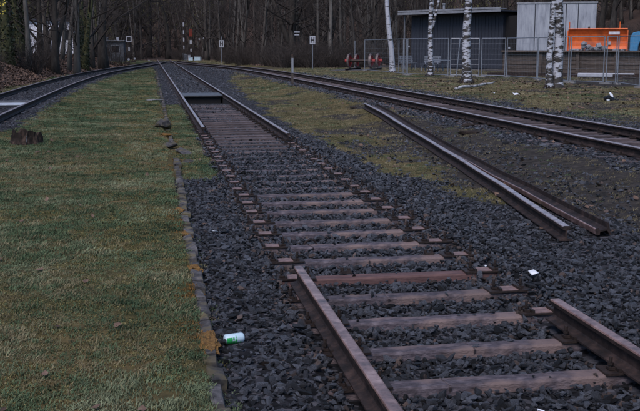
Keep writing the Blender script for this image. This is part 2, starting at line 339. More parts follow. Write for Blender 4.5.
# material per side of the profile: the worn running surface is steel, the rest is rust
def rail_mis():
    out = []
    for k in range(len(RP)):
        a, b = RP[k], RP[(k+1) % len(RP)]
        out.append(1 if min(a[1], b[1]) > .127 else 0)
    return out+[0]
RMI = rail_mis()
def rail(path, label, group=None, lay=False, top='silver'):
    b = MB(); fr = []; pts = [Vector(p_) for p_ in path]
    for i, p_ in enumerate(pts):
        t = pts[min(i+1, len(pts)-1)]-pts[max(i-1, 0)]; t.normalize(); s = t.cross(Vector((0, 0, 1))); s.normalize(); u = s.cross(t)
        if lay: hd = s if s.x < 0 else -s; u = (hd-Vector((0, 0, .22))).normalized(); s = t.cross(u).normalized()
        fr.append((p_, s, u))
    o0 = pts[0]; fr = [(q-o0, s, u) for q, s, u in fr]
    mis = RMI
    b.prism(RP, fr, mis)
    o = b.build('rail', [M['rust'], M[top]], loc=o0); tag(o, label, 'rail', group)
    bm = bmesh.new(); bm.from_mesh(o.data); bmesh.ops.recalc_face_normals(bm, faces=bm.faces[:]); bm.to_mesh(o.data); bm.free()
    return o
GL, GR = -.765, .755
def sub(P, z, n=14):
    ys_ = [p[1]*.987 for p in P]; xs_ = [-1.834+(p[0]+1.834)*.987 for p in P]; c = np.polyfit(ys_, xs_, 2); yy = np.linspace(ys_[0], ys_[-1], n); return [(float(np.polyval(c, q)), float(q), z) for q in yy], c
LOOSE1, C1 = sub([(3.87, 25.757), (2.79, 14.998), (2.395, 11.459), (2.08, 9.418), (1.925, 8.349)], .032)
LOOSE2, C2 = sub([(4.11, 25.3), (3.07, 14.861), (2.65, 10.485), (2.44, 8.513)], .098)
def straight(x, y0, y1, z=.0155, st=3.):
    n = max(2, int((y1-y0)/st)+1); return [(x, y0+(y1-y0)*i/(n-1), z) for i in range(n)]
rail(straight(GL, .3, 7.11), 'rusty rail at the bottom left of the track bed, cut off square before the gap', top='worn')
rail(straight(GR, .3, 5.87), 'short rusty rail end entering at the lower right edge of the photo', top='worn')
rail(straight(GL, 20.14, 124), 'long straight rail running away on the left side of the middle track')
rail(straight(GR, 18.46, 124), 'long straight rail running away on the right side of the middle track')
def curve(cf, tf, off, y0, y1, st=1.5):
    out = []
    for y in np.arange(y0, y1, st):
        dx = float(cf(y+.5)-cf(y-.5)); n = Vector((1, -dx, 0)).normalized()
        out.append((float(cf(y))+n.x*off, y+n.y*off, float(tf(y))-.1395))
    return out
rail(curve(cR, rtop, -.7525, -4, 110), 'near rail of the curving track on the right')
rail(curve(cR, rtop, .7525, -4, 117), 'far rail of the curving track on the right, nearest the birches')
rail(curve(cL, ltop, .7525, 8, 112), 'rail of the left curving track beside the lawn')
rail(curve(cL, ltop, -.7525, 8, 112), 'rail of the left curving track at the foot of the leafy bank')
# loose rails: unp values of their ends
def lie(a, b, lay, label):
    a, b = Vector(a), Vector(b); pts = [a.lerp(b, i/8) for i in range(9)]
    return rail(pts, label, None, lay)
LOOSE1 = [(a_, b_, .032+max(0, gz1(a_, b_)+.01-.032)) for a_, b_, c_ in LOOSE1]; LOOSE2 = [(a_, b_, .098+max(0, gz1(a_, b_)+.01-.032)) for a_, b_, c_ in LOOSE2]
rail(LOOSE1, 'loose rail standing upright on the gravel, bright top, nearer of the two leftover rails')
rail(LOOSE2, 'loose rail tipped over on its side behind the upright loose rail', None, True, 'worn')
# small marks on the tipped rail
# ---------------------------------------------------------------- sleepers
SW = .25
def sleeper_body(length=2.5, wtop=.115, wbot=.155, h=.13, nseg=14, warp=.004, seed=0):
    rr = random.Random(seed); b = MB()
    prof = [(-wbot/2, -h), (-wtop/2-.006, -.012), (-wtop/2+.004, 0), (wtop/2-.004, 0), (wtop/2+.006, -.012), (wbot/2, -h)]
    fr = []
    for i in range(nseg+1):
        x = -length/2+length*i/nseg
        fr.append(((x, rr.uniform(-1, 1)*warp, rr.uniform(-1, 1)*warp*.7), (0, 1+rr.uniform(-.03, .03), 0), (0, 0, 1)))
    b.prism(prof, fr); return b
def fixnorm(me):
    bm = bmesh.new(); bm.from_mesh(me); bmesh.ops.recalc_face_normals(bm, faces=bm.faces[:]); bm.to_mesh(me); bm.free(); return me
sl_mesh = [fixnorm(sleeper_body(seed=i).mesh('sleeper_body', M['sleeper'])) for i in range(5)]
sl_dark = fixnorm(sleeper_body(seed=12).mesh('sleeper_body', M['darksleeper']))
sl_red = fixnorm(sleeper_body(seed=9).mesh('sleeper_body', M['redsleeper']))
b = MB(); b.box((0, 0, .006), (.32, .15, .012), mi=1); b.box((0, 0, .0075), (.125, .13, .015)); b.box((-.074, 0, .019), (.018, .13, .026), mi=1); b.box((.074, 0, .019), (.018, .13, .026), mi=1)
plate_me = b.mesh('tie_plate', [M['plate'], M['bolt']])
b = MB(); b.cyl((0, 0, .0), (0, 0, .078), .010, 8); b.cyl((0, 0, .032), (0, 0, .046), .017, 6); b.box((0, 0, .014), (.035, .05, .014)); bolt_me = b.mesh('bolt', [M['bolt']])
b = MB(); b.box((0, .0, .001), (.007, .122, .006), rz=.15); b.box((.008, -.067, -.02), (.01, .012, .04), rx=.3); seam_me = b.mesh('crack', [M['darksleeper']])
def inst(name, me, parent, loc, rz=0., sc_=None):
    o = bpy.data.objects.new(name, me); COL.objects.link(o); o.parent = parent; o.location = loc; o.rotation_euler = (0, 0, rz)
    if sc_: o.scale = sc_
    return o
def sleeper(x, y, z, rz, me, label, group, plates=(GL, GR), bolts=True, cracks=0, rs=None):
    t = empty('sleeper', (x, y, z), rz, label, 'sleeper', group)
    inst('sleeper_body', me, t, (0, 0, 0))
    for px in plates:
        q = inst('tie_plate', plate_me, t, (px+random.uniform(-.01, .01), 0, .0015), random.uniform(-.04, .04))
        if bolts:
            for sx in (-.105, .105): inst('bolt', bolt_me, q, (sx, random.uniform(-.012, .012), .008))
    for i in range(cracks):
        inst('crack', seam_me, t, (random.uniform(-.45, .55), 0, 0), random.uniform(-.2, .25))
    return t
ordn = ['nearest', 'second', 'third', 'fourth', 'fifth', 'sixth', 'seventh', 'eighth', 'ninth', 'tenth', 'eleventh', 'twelfth']
SLY = []
for k in range(-1, 43):
    y = 4.85+.624*k+random.uniform(-.012, .012)
    if 31.0 < y < 35.4: continue
    z = random.uniform(-.006, .004); n = k+1
    if k >= 12 and k < 19: z -= .016
    SLY.append((y, z, k))
    red = (k == 4)
    if n < 12:
        lab = ('%s sleeper from the camera, %s, crossing the dark ballast of the middle track' % (ordn[n], 'red-brown' if red else 'weathered mauve-brown'))
        grp = 'sleepers of the middle track'
    elif k < 19: lab = 'sleeper almost buried in loose ballast between the two rows of tie plates'; grp = 'buried sleepers in the gap of the middle track'
    elif k < 26: lab = 'dark sleeper lying close in front of the far cut rail ends'; grp = 'dark sleepers by the far rail ends'
    else: lab = 'sleeper bedded in fine gravel under the far rails of the middle track'; grp = 'far sleepers of the middle track'
    sleeper(random.uniform(-.015, .015), y, z-.0005, random.uniform(-.008, .008), sl_red if red else (sl_dark if k >= 19 else sl_mesh[k % 5]), lab, grp, cracks=(1 if n in (0, 1, 2, 4, 6, 7) else 0))
SLR = []
y = 12.5
pf = None
while y < 72:
    x = float(cR(y)); dx = float(cR(y+.5)-cR(y-.5)); zt = float(rtop(y))-.1545
    SLR.append(y)
    sleeper(x, y, zt, -math.atan(dx)*1.0, sl_dark, 'dark sleeper under the two rails of the curving right-hand track', 'sleepers of the right-hand track', plates=(-.7525, .7525), bolts=y < 45)
    y += .63
# other rusty bits on the sleepers: loose bolts, chairs
def clamp(x, y, z, rz, label):
    t = empty('rail_clamp', (x, y, z), rz, label, 'clamp')
    MB().box((0, 0, .012), (.09, .05, .024), top=.8).build('clamp_body', M['bolt'], t)
    MB().cyl((-.03, 0, .02), (-.03, 0, .05), .014, 6).build('bolt', M['bolt'], t)
    MB().cyl((.03, 0, .02), (.03, 0, .04), .012, 6).build('nut', M['bolt'], t)
clamp(-.33, 7.46, 0, .3, 'dark iron clamp lying on the red-brown sleeper near the cut left rail')
clamp(-.32, 8.02, -.02, 1.2, 'small dark iron clamp on the ballast beyond the red-brown sleeper')
clamp(.52, 8.02, .0, .1, 'dark iron clamp on the right end of a sleeper left of the loose rail')
clamp(.50, 8.63, .0, .5, 'second dark iron clamp just beyond the one on the sleeper end')
clamp(.62, 6.12, .0, 1., 'rusty clamp against the sleeper beside the cut right rail end')
b = MB(); b.tube([(.06*math.cos(a), 0, .05*math.sin(a)) for a in np.linspace(0, math.pi, 9)], .008, 6)
for (x, y, lab) in ((-.42, 8.66, 'small arched iron clip standing among the sleepers on the left'), (.5, 9.25, 'small arched iron clip at the right end of a sleeper')):
    o = b.build('spring_clip', M['bolt'], loc=(x, y, -.01), rz=.2); tag(o, lab, 'clip')

# ---------------------------------------------------------------- scatter (geometry nodes on a point mesh)
def scatter(name, protos, P, Rt, S, idx, cat, label):
    me = bpy.data.meshes.new(name+'_points'); me.vertices.add(len(P)); me.vertices.foreach_set('co', np.asarray(P, np.float32).ravel())
    for nm, arr in (('rot', Rt), ('scl', S)):
        a = me.attributes.new(nm, 'FLOAT_VECTOR', 'POINT'); a.data.foreach_set('vector', np.asarray(arr, np.float32).ravel())
    a = me.attributes.new('idx', 'INT', 'POINT'); a.data.foreach_set('value', np.asarray(idx, np.int32)); me.update()
    o = bpy.data.objects.new(name, me); COL.objects.link(o); tag(o, label, cat, kind='stuff')
    ng = bpy.data.node_groups.new(name, 'GeometryNodeTree'); ng.interface.new_socket('Geometry', in_out='INPUT', socket_type='NodeSocketGeometry'); ng.interface.new_socket('Geometry', in_out='OUTPUT', socket_type='NodeSocketGeometry')
    N = ng.nodes; L = ng.links; gi = N.new('NodeGroupInput'); go = N.new('NodeGroupOutput')
    ip = N.new('GeometryNodeInstanceOnPoints'); jn = N.new('GeometryNodeJoinGeometry')
    for me_p in reversed(protos):
        po = bpy.data.objects.new(name+'_piece', me_p)
        oi = N.new('GeometryNodeObjectInfo'); oi.inputs['Object'].default_value = po; oi.inputs['As Instance'].default_value = True; L.new(oi.outputs['Geometry'], jn.inputs[0])
    def na(nm, dt):
        n = N.new('GeometryNodeInputNamedAttribute'); n.data_type = dt; n.inputs['Name'].default_value = nm; return n.outputs[0]
    L.new(gi.outputs[0], ip.inputs['Points']); L.new(jn.outputs[0], ip.inputs['Instance']); ip.inputs['Pick Instance'].default_value = True
    L.new(na('idx', 'INT'), ip.inputs['Instance Index'])
    er = N.new('FunctionNodeEulerToRotation'); L.new(na('rot', 'FLOAT_VECTOR'), er.inputs[0]); L.new(er.outputs[0], ip.inputs['Rotation']); L.new(na('scl', 'FLOAT_VECTOR'), ip.inputs['Scale'])
    L.new(ip.outputs[0], go.inputs[0]); md = o.modifiers.new(name, 'NODES'); md.node_group = ng
    return o
def rock_mesh(name, m, seed, flat=.65, n=13):
    rr = random.Random(seed); bm = bmesh.new()
    for i in range(n):
        v = Vector((rr.gauss(0, 1), rr.gauss(0, 1), rr.gauss(0, 1))).normalized()*rr.uniform(.8, 1.1); bm.verts.new((v.x*1.15, v.y*.85, v.z*flat))
    r = bmesh.ops.convex_hull(bm, input=bm.verts[:]); bmesh.ops.delete(bm, geom=[v for v in bm.verts if not v.link_faces], context='VERTS')
    bmesh.ops.recalc_face_normals(bm, faces=bm.faces[:])
    me = bpy.data.meshes.new(name); bm.to_mesh(me); bm.free(); me.materials.append(m); return me
rocks = [rock_mesh('ballast_piece', M['stone'], 100+i, rng.uniform(.45, .85), rng.integers(8, 13)) for i in range(10)]+[rock_mesh('ballast_piece', M['brownstone'], 130+i, rng.uniform(.5, .8), 10) for i in range(3)]
def stones(x0, x1, y0, y1, dens, r0, r1, mask):
    n = int((x1-x0)*(y1-y0)*dens); x = rng.uniform(x0, x1, n); y = rng.uniform(y0, y1, n); k = rng.random(n) < mask(x, y); x, y = x[k], y[k]
    r = rng.uniform(r0, r1, len(x))*(.6+.95*rng.random(len(x))**2.5); return x, y, r
def main_mask(x, y):
    return np.where((np.abs(x-cR(y)) < 1.9), 0, np.maximum(m_gravel(x, y), .22*m_dirt(x, y)*(x > 1.6)))
SY = np.array([s[0] for s in SLY]); SK = np.array([s[2] for s in SLY])
parts = []
for args in ((-1.5, 4.6, 3.2, 8.5, 1250, .017, .031), (-1.5, 4.4, 8.5, 13, 1150, .018, .031), (-1.5, 3.9, 13, 20, 1000, .019, .033), (-1.5, 1.9, 20, 35, 420, .022, .034), (-1.5, 3.2, 35, 62, 260, .028, .042), (-1.5, 5, 62, 100, 110, .035, .05)):
    x, y, r = stones(*args, main_mask); z = gz(x, y)+rng.uniform(-.012, .03, len(x))
    # between the rails: keep the sleepers' tops free where the photograph shows them
    j = np.clip(np.searchsorted(SY, y), 1, len(SY)-1); near = np.where(np.abs(SY[j]-y) < np.abs(SY[j-1]-y), j, j-1); dy = np.abs(SY[near]-y); kk = SK[near]
    inside = (np.abs(x) < .60+.07*rng.random(len(x)))
    covered = ((kk >= 12) & (kk < 20)); z = z+np.where(covered & (np.abs(x) < .66), .03, 0)*rng.random(len(x))
    z = z-np.where((y > 23.2), .026, np.where(y > 18.5, .012, 0))
    z = z+np.where((np.abs(x) > .6) & (np.abs(x) < .95) & (y < 23), .03*rng.random(len(x)), 0)
    onrail = (np.minimum(np.abs(x-GL), np.abs(x-GR)) < .085+r*.6)
    rail_here = ((x < 0) & ((y < 7.15) | (y > 20.1))) | ((x > 0) & ((y < 5.95) | (y > 18.4)))
    drop = (inside & (dy < .067+r*.75) & ~(covered & (rng.random(len(x)) < .45))) | (onrail & rail_here)
    # keep the plates free in the gap
    drop |= (np.minimum(np.abs(x-GL), np.abs(x-GR)) < .115+r*.5) & (dy < .075+r*.6)
    # ends of the sleepers lie under loose stones
    z = z-np.where((np.abs(x) > .95), .012, 0)
    drop |= (np.abs(y-34) < 3.2) & (np.abs(x) < .78) & (y > 31.1) & (y < 37.0)
    # the loose rails' footprint
    drop |= (y > 8.3) & (y < 25.8) & ((np.abs(x-np.polyval(C1, y)) < .085) | (np.abs(x-np.polyval(C2, y)+.07) < .09))
    # shoulder piles up a little outside the rails
    z = z+.02*np.exp(-((x-1.15)/.25)**2)*(y < 18)
    onsl = inside & (dy < .05) & drop & (rng.random(len(x)) < .02) & (np.minimum(np.abs(x-GL), np.abs(x-GR)) > .2) & (y < 31); z = np.where(onsl, r*.45, z); drop &= ~onsl
    k = ~drop; parts.append((x[k], y[k], z[k], r[k]))
def right_mask(x, y): return np.where(np.abs(x-cR(y)) < 2.4, np.maximum(m_gravel(x, y), .0), m_gravel(x, y)*.5)
for args in ((3.2, 9, 11.5, 30, 260, .022, .036), (3, 8.5, 30, 60, 130, .028, .045), (0, 7.5, 60, 104, 60, .035, .05)):
    x, y, r = stones(*args, right_mask); off = x-cR(y); k = ~((np.abs(np.abs(off)-.7525) < .1) | ((np.abs(off) > 2.0) & (y > 60))); x, y, r = x[k], y[k], r[k]; off = off[k]
    SLa = np.array(SLR); j = np.clip(np.searchsorted(SLa, y), 1, len(SLa)-1); dy = np.minimum(np.abs(SLa[j]-y), np.abs(SLa[j-1]-y)); k = ~((np.abs(off) < 1.0) & (dy < .085+r*.4) & (y < 60)); x, y, r, off = x[k], y[k], r[k], off[k]
    z = gz(x, y)+rng.uniform(-.015, .012, len(x))-.03*(np.abs(off) < .68)*(y < 60); parts.append((x, y, z, r))
def left_mask(x, y): return np.where(np.abs(x-cL(y)) < 1.5, m_gravel(x, y), 0)
x, y, r = stones(-7.6, 0, 20, 90, 110, .022, .038, left_mask); k = np.abs(np.abs(x-cL(y))-.7525) > .08; k &= ~((y > 27.0) & (y < 30.3) & (np.abs(x-cL(y)) < .8)); x, y, r = x[k], y[k], r[k]
parts.append((x, y, gz(x, y)+rng.uniform(-.02, .004, len(x)), r))
x, y, z, r = [np.concatenate([p_[i] for p_ in parts]) for i in range(4)]
n = len(x); S = np.stack([r*rng.uniform(.8, 1.3, n), r*rng.uniform(.7, 1.1, n), r*rng.uniform(.7, 1.1, n)], 1)
Rt = np.stack([rng.normal(0, .45, n), rng.normal(0, .45, n), rng.uniform(0, 6.28, n)], 1)
seat = np.exp(-((np.minimum(np.abs(x-GL), np.abs(x-GR)))/.16)**2)*.35+.025+.2*np.exp(-((np.abs(x-cR(y))-.75)/.2)**2)
idx = np.where(rng.random(n) < seat, rng.integers(10, 13, n), rng.integers(0, 10, n))
scatter('ballast', rocks, np.stack([x, y, z], 1), Rt, S, idx, 'ballast', 'dark blue-grey crushed stone ballast filling and surrounding the tracks')
print('stones', n)

# ---------------------------------------------------------------- grass
def tuft(name, m, seed, nb=16, h=.05, spread=.05, wd=.0028, lean=.6):
    rr = random.Random(seed); vs = []; fs = []
    for i in range(nb):
        a = rr.uniform(0, 6.28); r = spread*rr.random()**.6; bx, by = math.cos(a)*r, math.sin(a)*r; hh = h*rr.uniform(.5, 1.25); l = lean*rr.uniform(.2, 1.3)*hh; a2 = rr.uniform(0, 6.28); dx, dy = math.cos(a2)*l, math.sin(a2)*l
        px, py = -math.sin(a2+.6)*wd*rr.uniform(.7, 1.3), math.cos(a2+.6)*wd; k = len(vs)
        vs += [(bx-px, by-py, -.01), (bx+px, by+py, -.01), (bx+dx*.4-px*.8, by+dy*.4-py*.8, hh*.6), (bx+dx*.4+px*.8, by+dy*.4+py*.8, hh*.6), (bx+dx, by+dy, hh)]
        fs += [(k, k+1, k+3, k+2), (k+2, k+3, k+4)]
    me = bpy.data.meshes.new(name); me.from_pydata(vs, [], fs); me.materials.append(m); return me
tg = [tuft('grass_tuft', M['grass'], 200+i, 26, .026, .07, .0030, 1.3) for i in range(5)]+[tuft('grass_tuft', M['drygrass'], 220+i, 18, .036, .07, .0024, 1.3) for i in range(4)]+[tuft('moss_tuft', M['moss'], 240+i, 26, .014, .06, .004, .8) for i in range(2)]+[tuft('moss_tuft', M['lawnmoss'], 260+i, 30, .014, .07, .004, .8) for i in range(2)]
def gr_mask(x, y):
    g = 1-np.maximum.reduce([m_gravel(x, y), m_leaf(x, y), m_dirt(x, y)*.8])
    g = np.where((np.abs(x-KX) < .09) & (y < 76), .35, g)
    # off the rails
    g = np.where(np.abs(np.abs(x-cR(y))-.75) < .12, 0, g); g = np.where(np.abs(np.abs(x-cL(y))-.75) < .1, 0, g)
    g = np.where((np.abs(x-GL) < .08) | (np.abs(x-GR) < .08), 0, g)
    g = np.where((y > 8.3) & (y < 25.8) & ((np.abs(x-np.polyval(C1, y)) < .09) | (np.abs(x-np.polyval(C2, y)+.07) < .11)), 0, g)
    return g
parts = []
for x0, x1, y0, y1, dens, s in ((-4.2, -1.45, 3.2, 8, 820, .8), (-5.6, -1.45, 8, 14, 520, .95), (-1.45, -.8, 11.5, 14, 260, 1.1), (-7, -.8, 14, 24, 260, 1.15), (-7.5, -.8, 24, 45, 120, 1.5), (-7, -.8, 45, 95, 45, 2.2),
                           (1.2, 7.5, 8, 20, 190, .9), (1.2, 9, 20, 35, 110, 1.2), (1.4, 9, 35, 70, 45, 1.8), (7, 16, 18, 42, 75, 1.6), (8, 20, 42, 75, 30, 2.2), (-12, 24, 95, 128, 10, 4.0)):
    n = int((x1-x0)*(y1-y0)*dens); x = rng.uniform(x0, x1, n); y = rng.uniform(y0, y1, n); k = rng.random(n) < gr_mask(x, y); x, y = x[k], y[k]; parts.append((x, y, np.full(len(x), s)))
x, y, s = [np.concatenate([p_[i] for p_ in parts]) for i in range(3)]; n = len(x)
dry = fbm(x, y, .55, 41)+.25*(x > 1)+.12*(fbm(x, y, 2.5, 43)-.5); isdry = dry+rng.normal(0, .17, n) > np.where(x > 1, .56, .70)
keep_ = (rng.random(n) < np.where(x < 1, .38+.62*sstep(.40, .56, fbm(x, y, 3.4, 61)), .55+.45*sstep(.4, .6, fbm(x, y, 2, 63)))) | (y > 40)
moss = ((fbm(x, y, 1.5, 45) > .60) | (x > KX-.9) & (x < KX+.2) & (fbm(x, y, 2.2, 46) > .42)) & (rng.random(n) < .42) & (x < 1)
idx = np.where(isdry, rng.integers(5, 9, n), rng.integers(0, 5, n)); idx = np.where(moss, np.where((np.abs(x-KX) < .22) & (fbm(x, y, 1.5, 49) > .5), rng.integers(9, 11, n), rng.integers(11, 13, n)), idx)
hs = (.15+1.3*fbm(x, y, 3.2, 47))*rng.uniform(.6, 1.2, n)*np.where(x < 1, .9, .8)
S = np.stack([s*rng.uniform(.8, 1.2, n), s*rng.uniform(.8, 1.2, n), np.where(moss, .8, 1)*s**.6*hs], 1)
x, y, S, idx = x[keep_ | moss], y[keep_ | moss], S[keep_ | moss], idx[keep_ | moss]; n = len(x)
scatter('grass', tg, np.stack([x, y, gz(x, y)], 1), np.stack([rng.normal(0, .06, n), rng.normal(0, .06, n), rng.uniform(0, 6.28, n)], 1), S, idx, 'grass', 'short patchy green and straw-coloured grass with moss')
print('tufts', n)
# fallen leaves on the bank and in the wood
lv = []
for i in range(3):
    b = MB(); c_ = random.Random(i); b.add([(-.04, -.02, 0), (.0, -.035, .008), (.05, 0, .015*c_.random()), (0, .03, .0), (-.045, .012, .01)], [(0, 1, 2, 3, 4)]); lv.append(b.mesh('leaf', M['leaf']))
parts = []
for x0, x1, y0, y1, dens, s in ((-14, -5, 28, 60, 55, 1.1), (-16, -3, 60, 105, 20, 1.6), (7, 26, 78, 125, 5, 2.6), (8.0, 16, 45, 80, 5, 1.5), (-4.5, -1.6, 4, 20, 1.6, .6), (1.7, 5, 8, 30, 3, .7), (-1.4, 3.5, 4, 16, 1.3, .5), (7.8, 16, 22, 45, 6, 1.0)):
    n = int((x1-x0)*(y1-y0)*dens); x = rng.uniform(x0, x1, n); y = rng.uniform(y0, y1, n); m_ = m_leaf(x, y) if dens > 4 and y1 > 50 and s > 1.05 else np.full(n, .8); m_ = np.where(np.abs(x-cL(y)) < 1.4, 0, m_); k = rng.random(n) < m_; parts.append((x[k], y[k], np.full(k.sum(), s)))
x, y, s = [np.concatenate([p_[i] for p_ in parts]) for i in range(3)]; n = len(x)
scatter('fallen_leaves', lv, np.stack([x, y, gz(x, y)+.02], 1), np.stack([rng.normal(0, .4, n), rng.normal(0, .4, n), rng.uniform(0, 6.28, n)], 1), np.stack([s*rng.uniform(.7, 1.5, n)]*3, 1), rng.integers(0, 3, n), 'leaves', 'brown fallen leaves littering the bank and the edge of the wood')

# ---------------------------------------------------------------- kerb and things beside the track
kb = empty('stone_kerb', (KX-.05, 3.3, 0), 0, 'old mossy stone edging between the lawn and the ballast, broken in the middle', 'kerb')
ks = []
for i in range(8):
    rr = random.Random(50+i); bm = bmesh.new()
    for sx in (-1, 1):
        for sy in (-1, 1):
            for sz in (-1, 1): bm.verts.new((sx*.05*rr.uniform(.7, 1.15), sy*.5*rr.uniform(.86, 1.02), (.074*rr.uniform(.8, 1.05) if sz > 0 else -.14)))
    for k_ in range(5): bm.verts.new((rr.uniform(-.05, .05), rr.uniform(-.42, .42), .074*rr.uniform(1.0, 1.18)))
    for k_ in range(4): bm.verts.new((rr.choice((-1, 1))*.056, rr.uniform(-.4, .4), rr.uniform(-.02, .06)))
    r_h = bmesh.ops.convex_hull(bm, input=bm.verts[:]); bmesh.ops.delete(bm, geom=[v for v in bm.verts if not v.link_faces], context='VERTS'); bmesh.ops.recalc_face_normals(bm, faces=bm.faces[:])
    m_ = bpy.data.meshes.new('kerb_stone'); bm.to_mesh(m_); bm.free(); m_.materials.append(M['kerb']); ks.append(m_)
y = 3.3; i = 0
kpath = ([3, 6.5, 10.8, 16, 20, 26, 32, 60, 78], [-1.53, -1.53, -1.50, -1.44, -1.46, -1.44, -1.42, -1.36, -1.2])
while y < 77:
    L_ = random.choice([.16, .2, .26, .32, .4]) if y < 40 else random.choice([.8, 1.0, 1.2])
    if 19.6 < y < 21.0 or 15.6 < y < 17.6 or (y > 24 and random.random() < .22) : y += L_; continue
    xk = float(np.interp(y, *kpath))
    o = inst('kerb_stone', ks[i % 8], kb, (xk-(KX-.05)+random.uniform(-.012, .012), y+L_/2-3.3, random.uniform(-.02, .012)+(.0 if y < 15 else -.01)), random.uniform(-.04, .04), (random.uniform(.65, 1.05), L_-.02, random.uniform(.8, 1.1)))
    o.rotation_euler.x = random.uniform(-.06, .06); o.rotation_euler.y = random.uniform(-.14, .14)
    i += 1; y += L_
def rock(name, x, y, z, sx, sy, sz, rz, m_, label, cat, seed, ry=0., n=26, rx=0.):
    me_ = rock_mesh(name, m_, seed, 1., n); o = bpy.data.objects.new(name, me_); COL.objects.link(o); o.location = (x, y, z); o.scale = (sx, sy, sz); o.rotation_euler = (rx, ry, rz); return tag(o, label, cat) if label else o
rock('concrete_lump', -1.58, 20.9, .14, .17, .19, .14, .3, M['kerb'], 'large upturned stone lump where the kerb is broken, level with the far cut rail ends', 'stone', 5)
rock('stone_slab', -1.30, 16.6, .03, .10, .42, .05, .22, M['kerb'], 'dark tilted stone slab fallen from the broken kerb onto the moss', 'stone', 6, rx=.1)
rock('stone_slab', -1.5, 17.3, .08, .14, .2, .06, .5, M['kerb'], 'pale stone block beside the fallen slab on the kerb line', 'stone', 7)
rock('stone_slab', -1.28, 15.3, .0, .09, .22, .05, -.3, M['kerb'], 'small light stone nearest the camera of the broken kerb pieces', 'stone', 8)
rock('stone_slab', -1.54, 19.4, .07, .11, .10, .04, .05, M['moss'], 'orange mossy flat stone just this side of the upturned lump', 'stone', 9)
rock('stone_slab', -1.66, 32.0, .09, .26, .3, .04, .0, M['concrete'], 'flat grey slab at the lawn edge beside the dark pit', 'stone', 10)
def mossclump(x, y, s, sd):
    b = MB(); rr = random.Random(sd); bm = bmesh.new(); bmesh.ops.create_icosphere(bm, subdivisions=3, radius=1)
    for v in bm.verts:
        f_ = .75+.5*mnoise.noise(v.co*2.6+Vector((sd, 0, 0)))+.12*mnoise.noise(v.co*9); v.co = Vector((v.co.x*f_*s[0], v.co.y*f_*s[1], v.co.z*f_*s[2]))
    me_ = bpy.data.meshes.new('moss_cushion'); bm.to_mesh(me_); bm.free(); me_.materials.append(M['moss']); o = bpy.data.objects.new('moss_cushion', me_); COL.objects.link(o); o.location = (x, y, .055); return o
for (x, y, s, lab) in ((-1.55, 5.62, (.10, .30, .035), 'orange-brown moss cushion on the kerb beside the drink can'), (-1.53, 7.55, (.085, .16, .04), 'bright orange moss cushion on the kerb level with the cut left rail'), (-1.53, 9.0, (.07, .2, .032), 'thin orange moss cushion on the kerb beyond the bright orange one'), (-1.55, 10.4, (.07, .15, .03), 'farthest orange moss cushion along the near kerb')):
    tag(mossclump(x, y, s, y), lab, 'moss')
# drink can
can = empty('drink_can', (-1.47, 5.70, .015), math.atan2(.045, .19), 'crushed green and white drink can lying against the kerb on the ballast', 'can')
prof = [(0, .018), (.004, .026), (.012, .032), (.15, .033), (.165, .030), (.172, .024)]
b = MB(); b.tube([(a, 0, .0) for a, r in prof], [r for a, r in prof], 16); can_o = b.build('can_body', M['canwhite'], can, True)
b = MB(); n_ = 18
for (x0, x1, a0, a1) in ((.01, .06, -1.9, .5), (.062, .085, -1.9, -.2), (.087, .10, -1.6, .1), (.102, .125, -1.9, -.7), (.128, .137, -1.2, -.4), (.065, .078, .0, .5), (.09, .096, .3, .9)):
    vs = [(xx, math.cos(a)*.0338, math.sin(a)*.0338) for xx in (x0, x1) for a in np.linspace(a0, a1, 8)]; b.add(vs, [(k, k+1, k+9, k+8) for k in range(7)])
    b.add([(v[0]+.001, -v[1], v[2]) for v in vs], [(k+8, k+9, k+1, k) for k in range(7)])
b.build('green_print', M['green'], can)
can_o2 = MB().cyl((.1715, 0, 0), (.1745, 0, 0), .021, 14).build('can_end', M['galv'], can)
can.location = (-1.43, 5.72, .035); can.scale = (.72, .95, .95)
def scrap(x, y, s, rz, label, m_='paper', cat='litter'):
    b = MB(); b.add([(-s, -s*.7, 0), (0, -s*.9, s*.25), (s, -s*.5, .0), (s*.9, s*.6, s*.15), (0, s*.8, 0), (-s*.8, s*.5, s*.3)], [(0, 1, 4, 5), (1, 2, 3, 4)]); b.add([(-s, -s*.7, -.004), (0, -s*.9, s*.25-.004), (s, -s*.5, -.004), (s*.9, s*.6, s*.15-.004), (0, s*.8, -.004), (-s*.8, s*.5, s*.3-.004)], [(5, 4, 1, 0), (4, 3, 2, 1)])
    o = b.build('paper_scrap', M[m_], loc=(x, y, gz1(x, y)+(.075 if cat == 'litter' and y < 10 else .035)), rz=rz); o.rotation_euler.x = .25; return tag(o, label, cat)
scrap(1.02, 6.90, .045, .5, 'small white scrap on the ballast between the last tie plate and the cut right rail')
scrap(.83, 7.43, .012, .5, 'tiny white chip lying on the tie plate left of the white scrap')
scrap(.02, 4.32, .02, 1.5, 'small pale chip among the stones at the bottom of the photo between the rails')
scrap(-1.27, 9.0, .03, 2.5, 'pale curled scrap on the ballast right of the kerb')
scrap(9.93, 30.4, .12, .3, 'white scrap of litter on the grass behind the right-hand track')
scrap(9.55, 31.5, .07, 1.3, 'grey-white litter scrap just left of the larger white scrap')
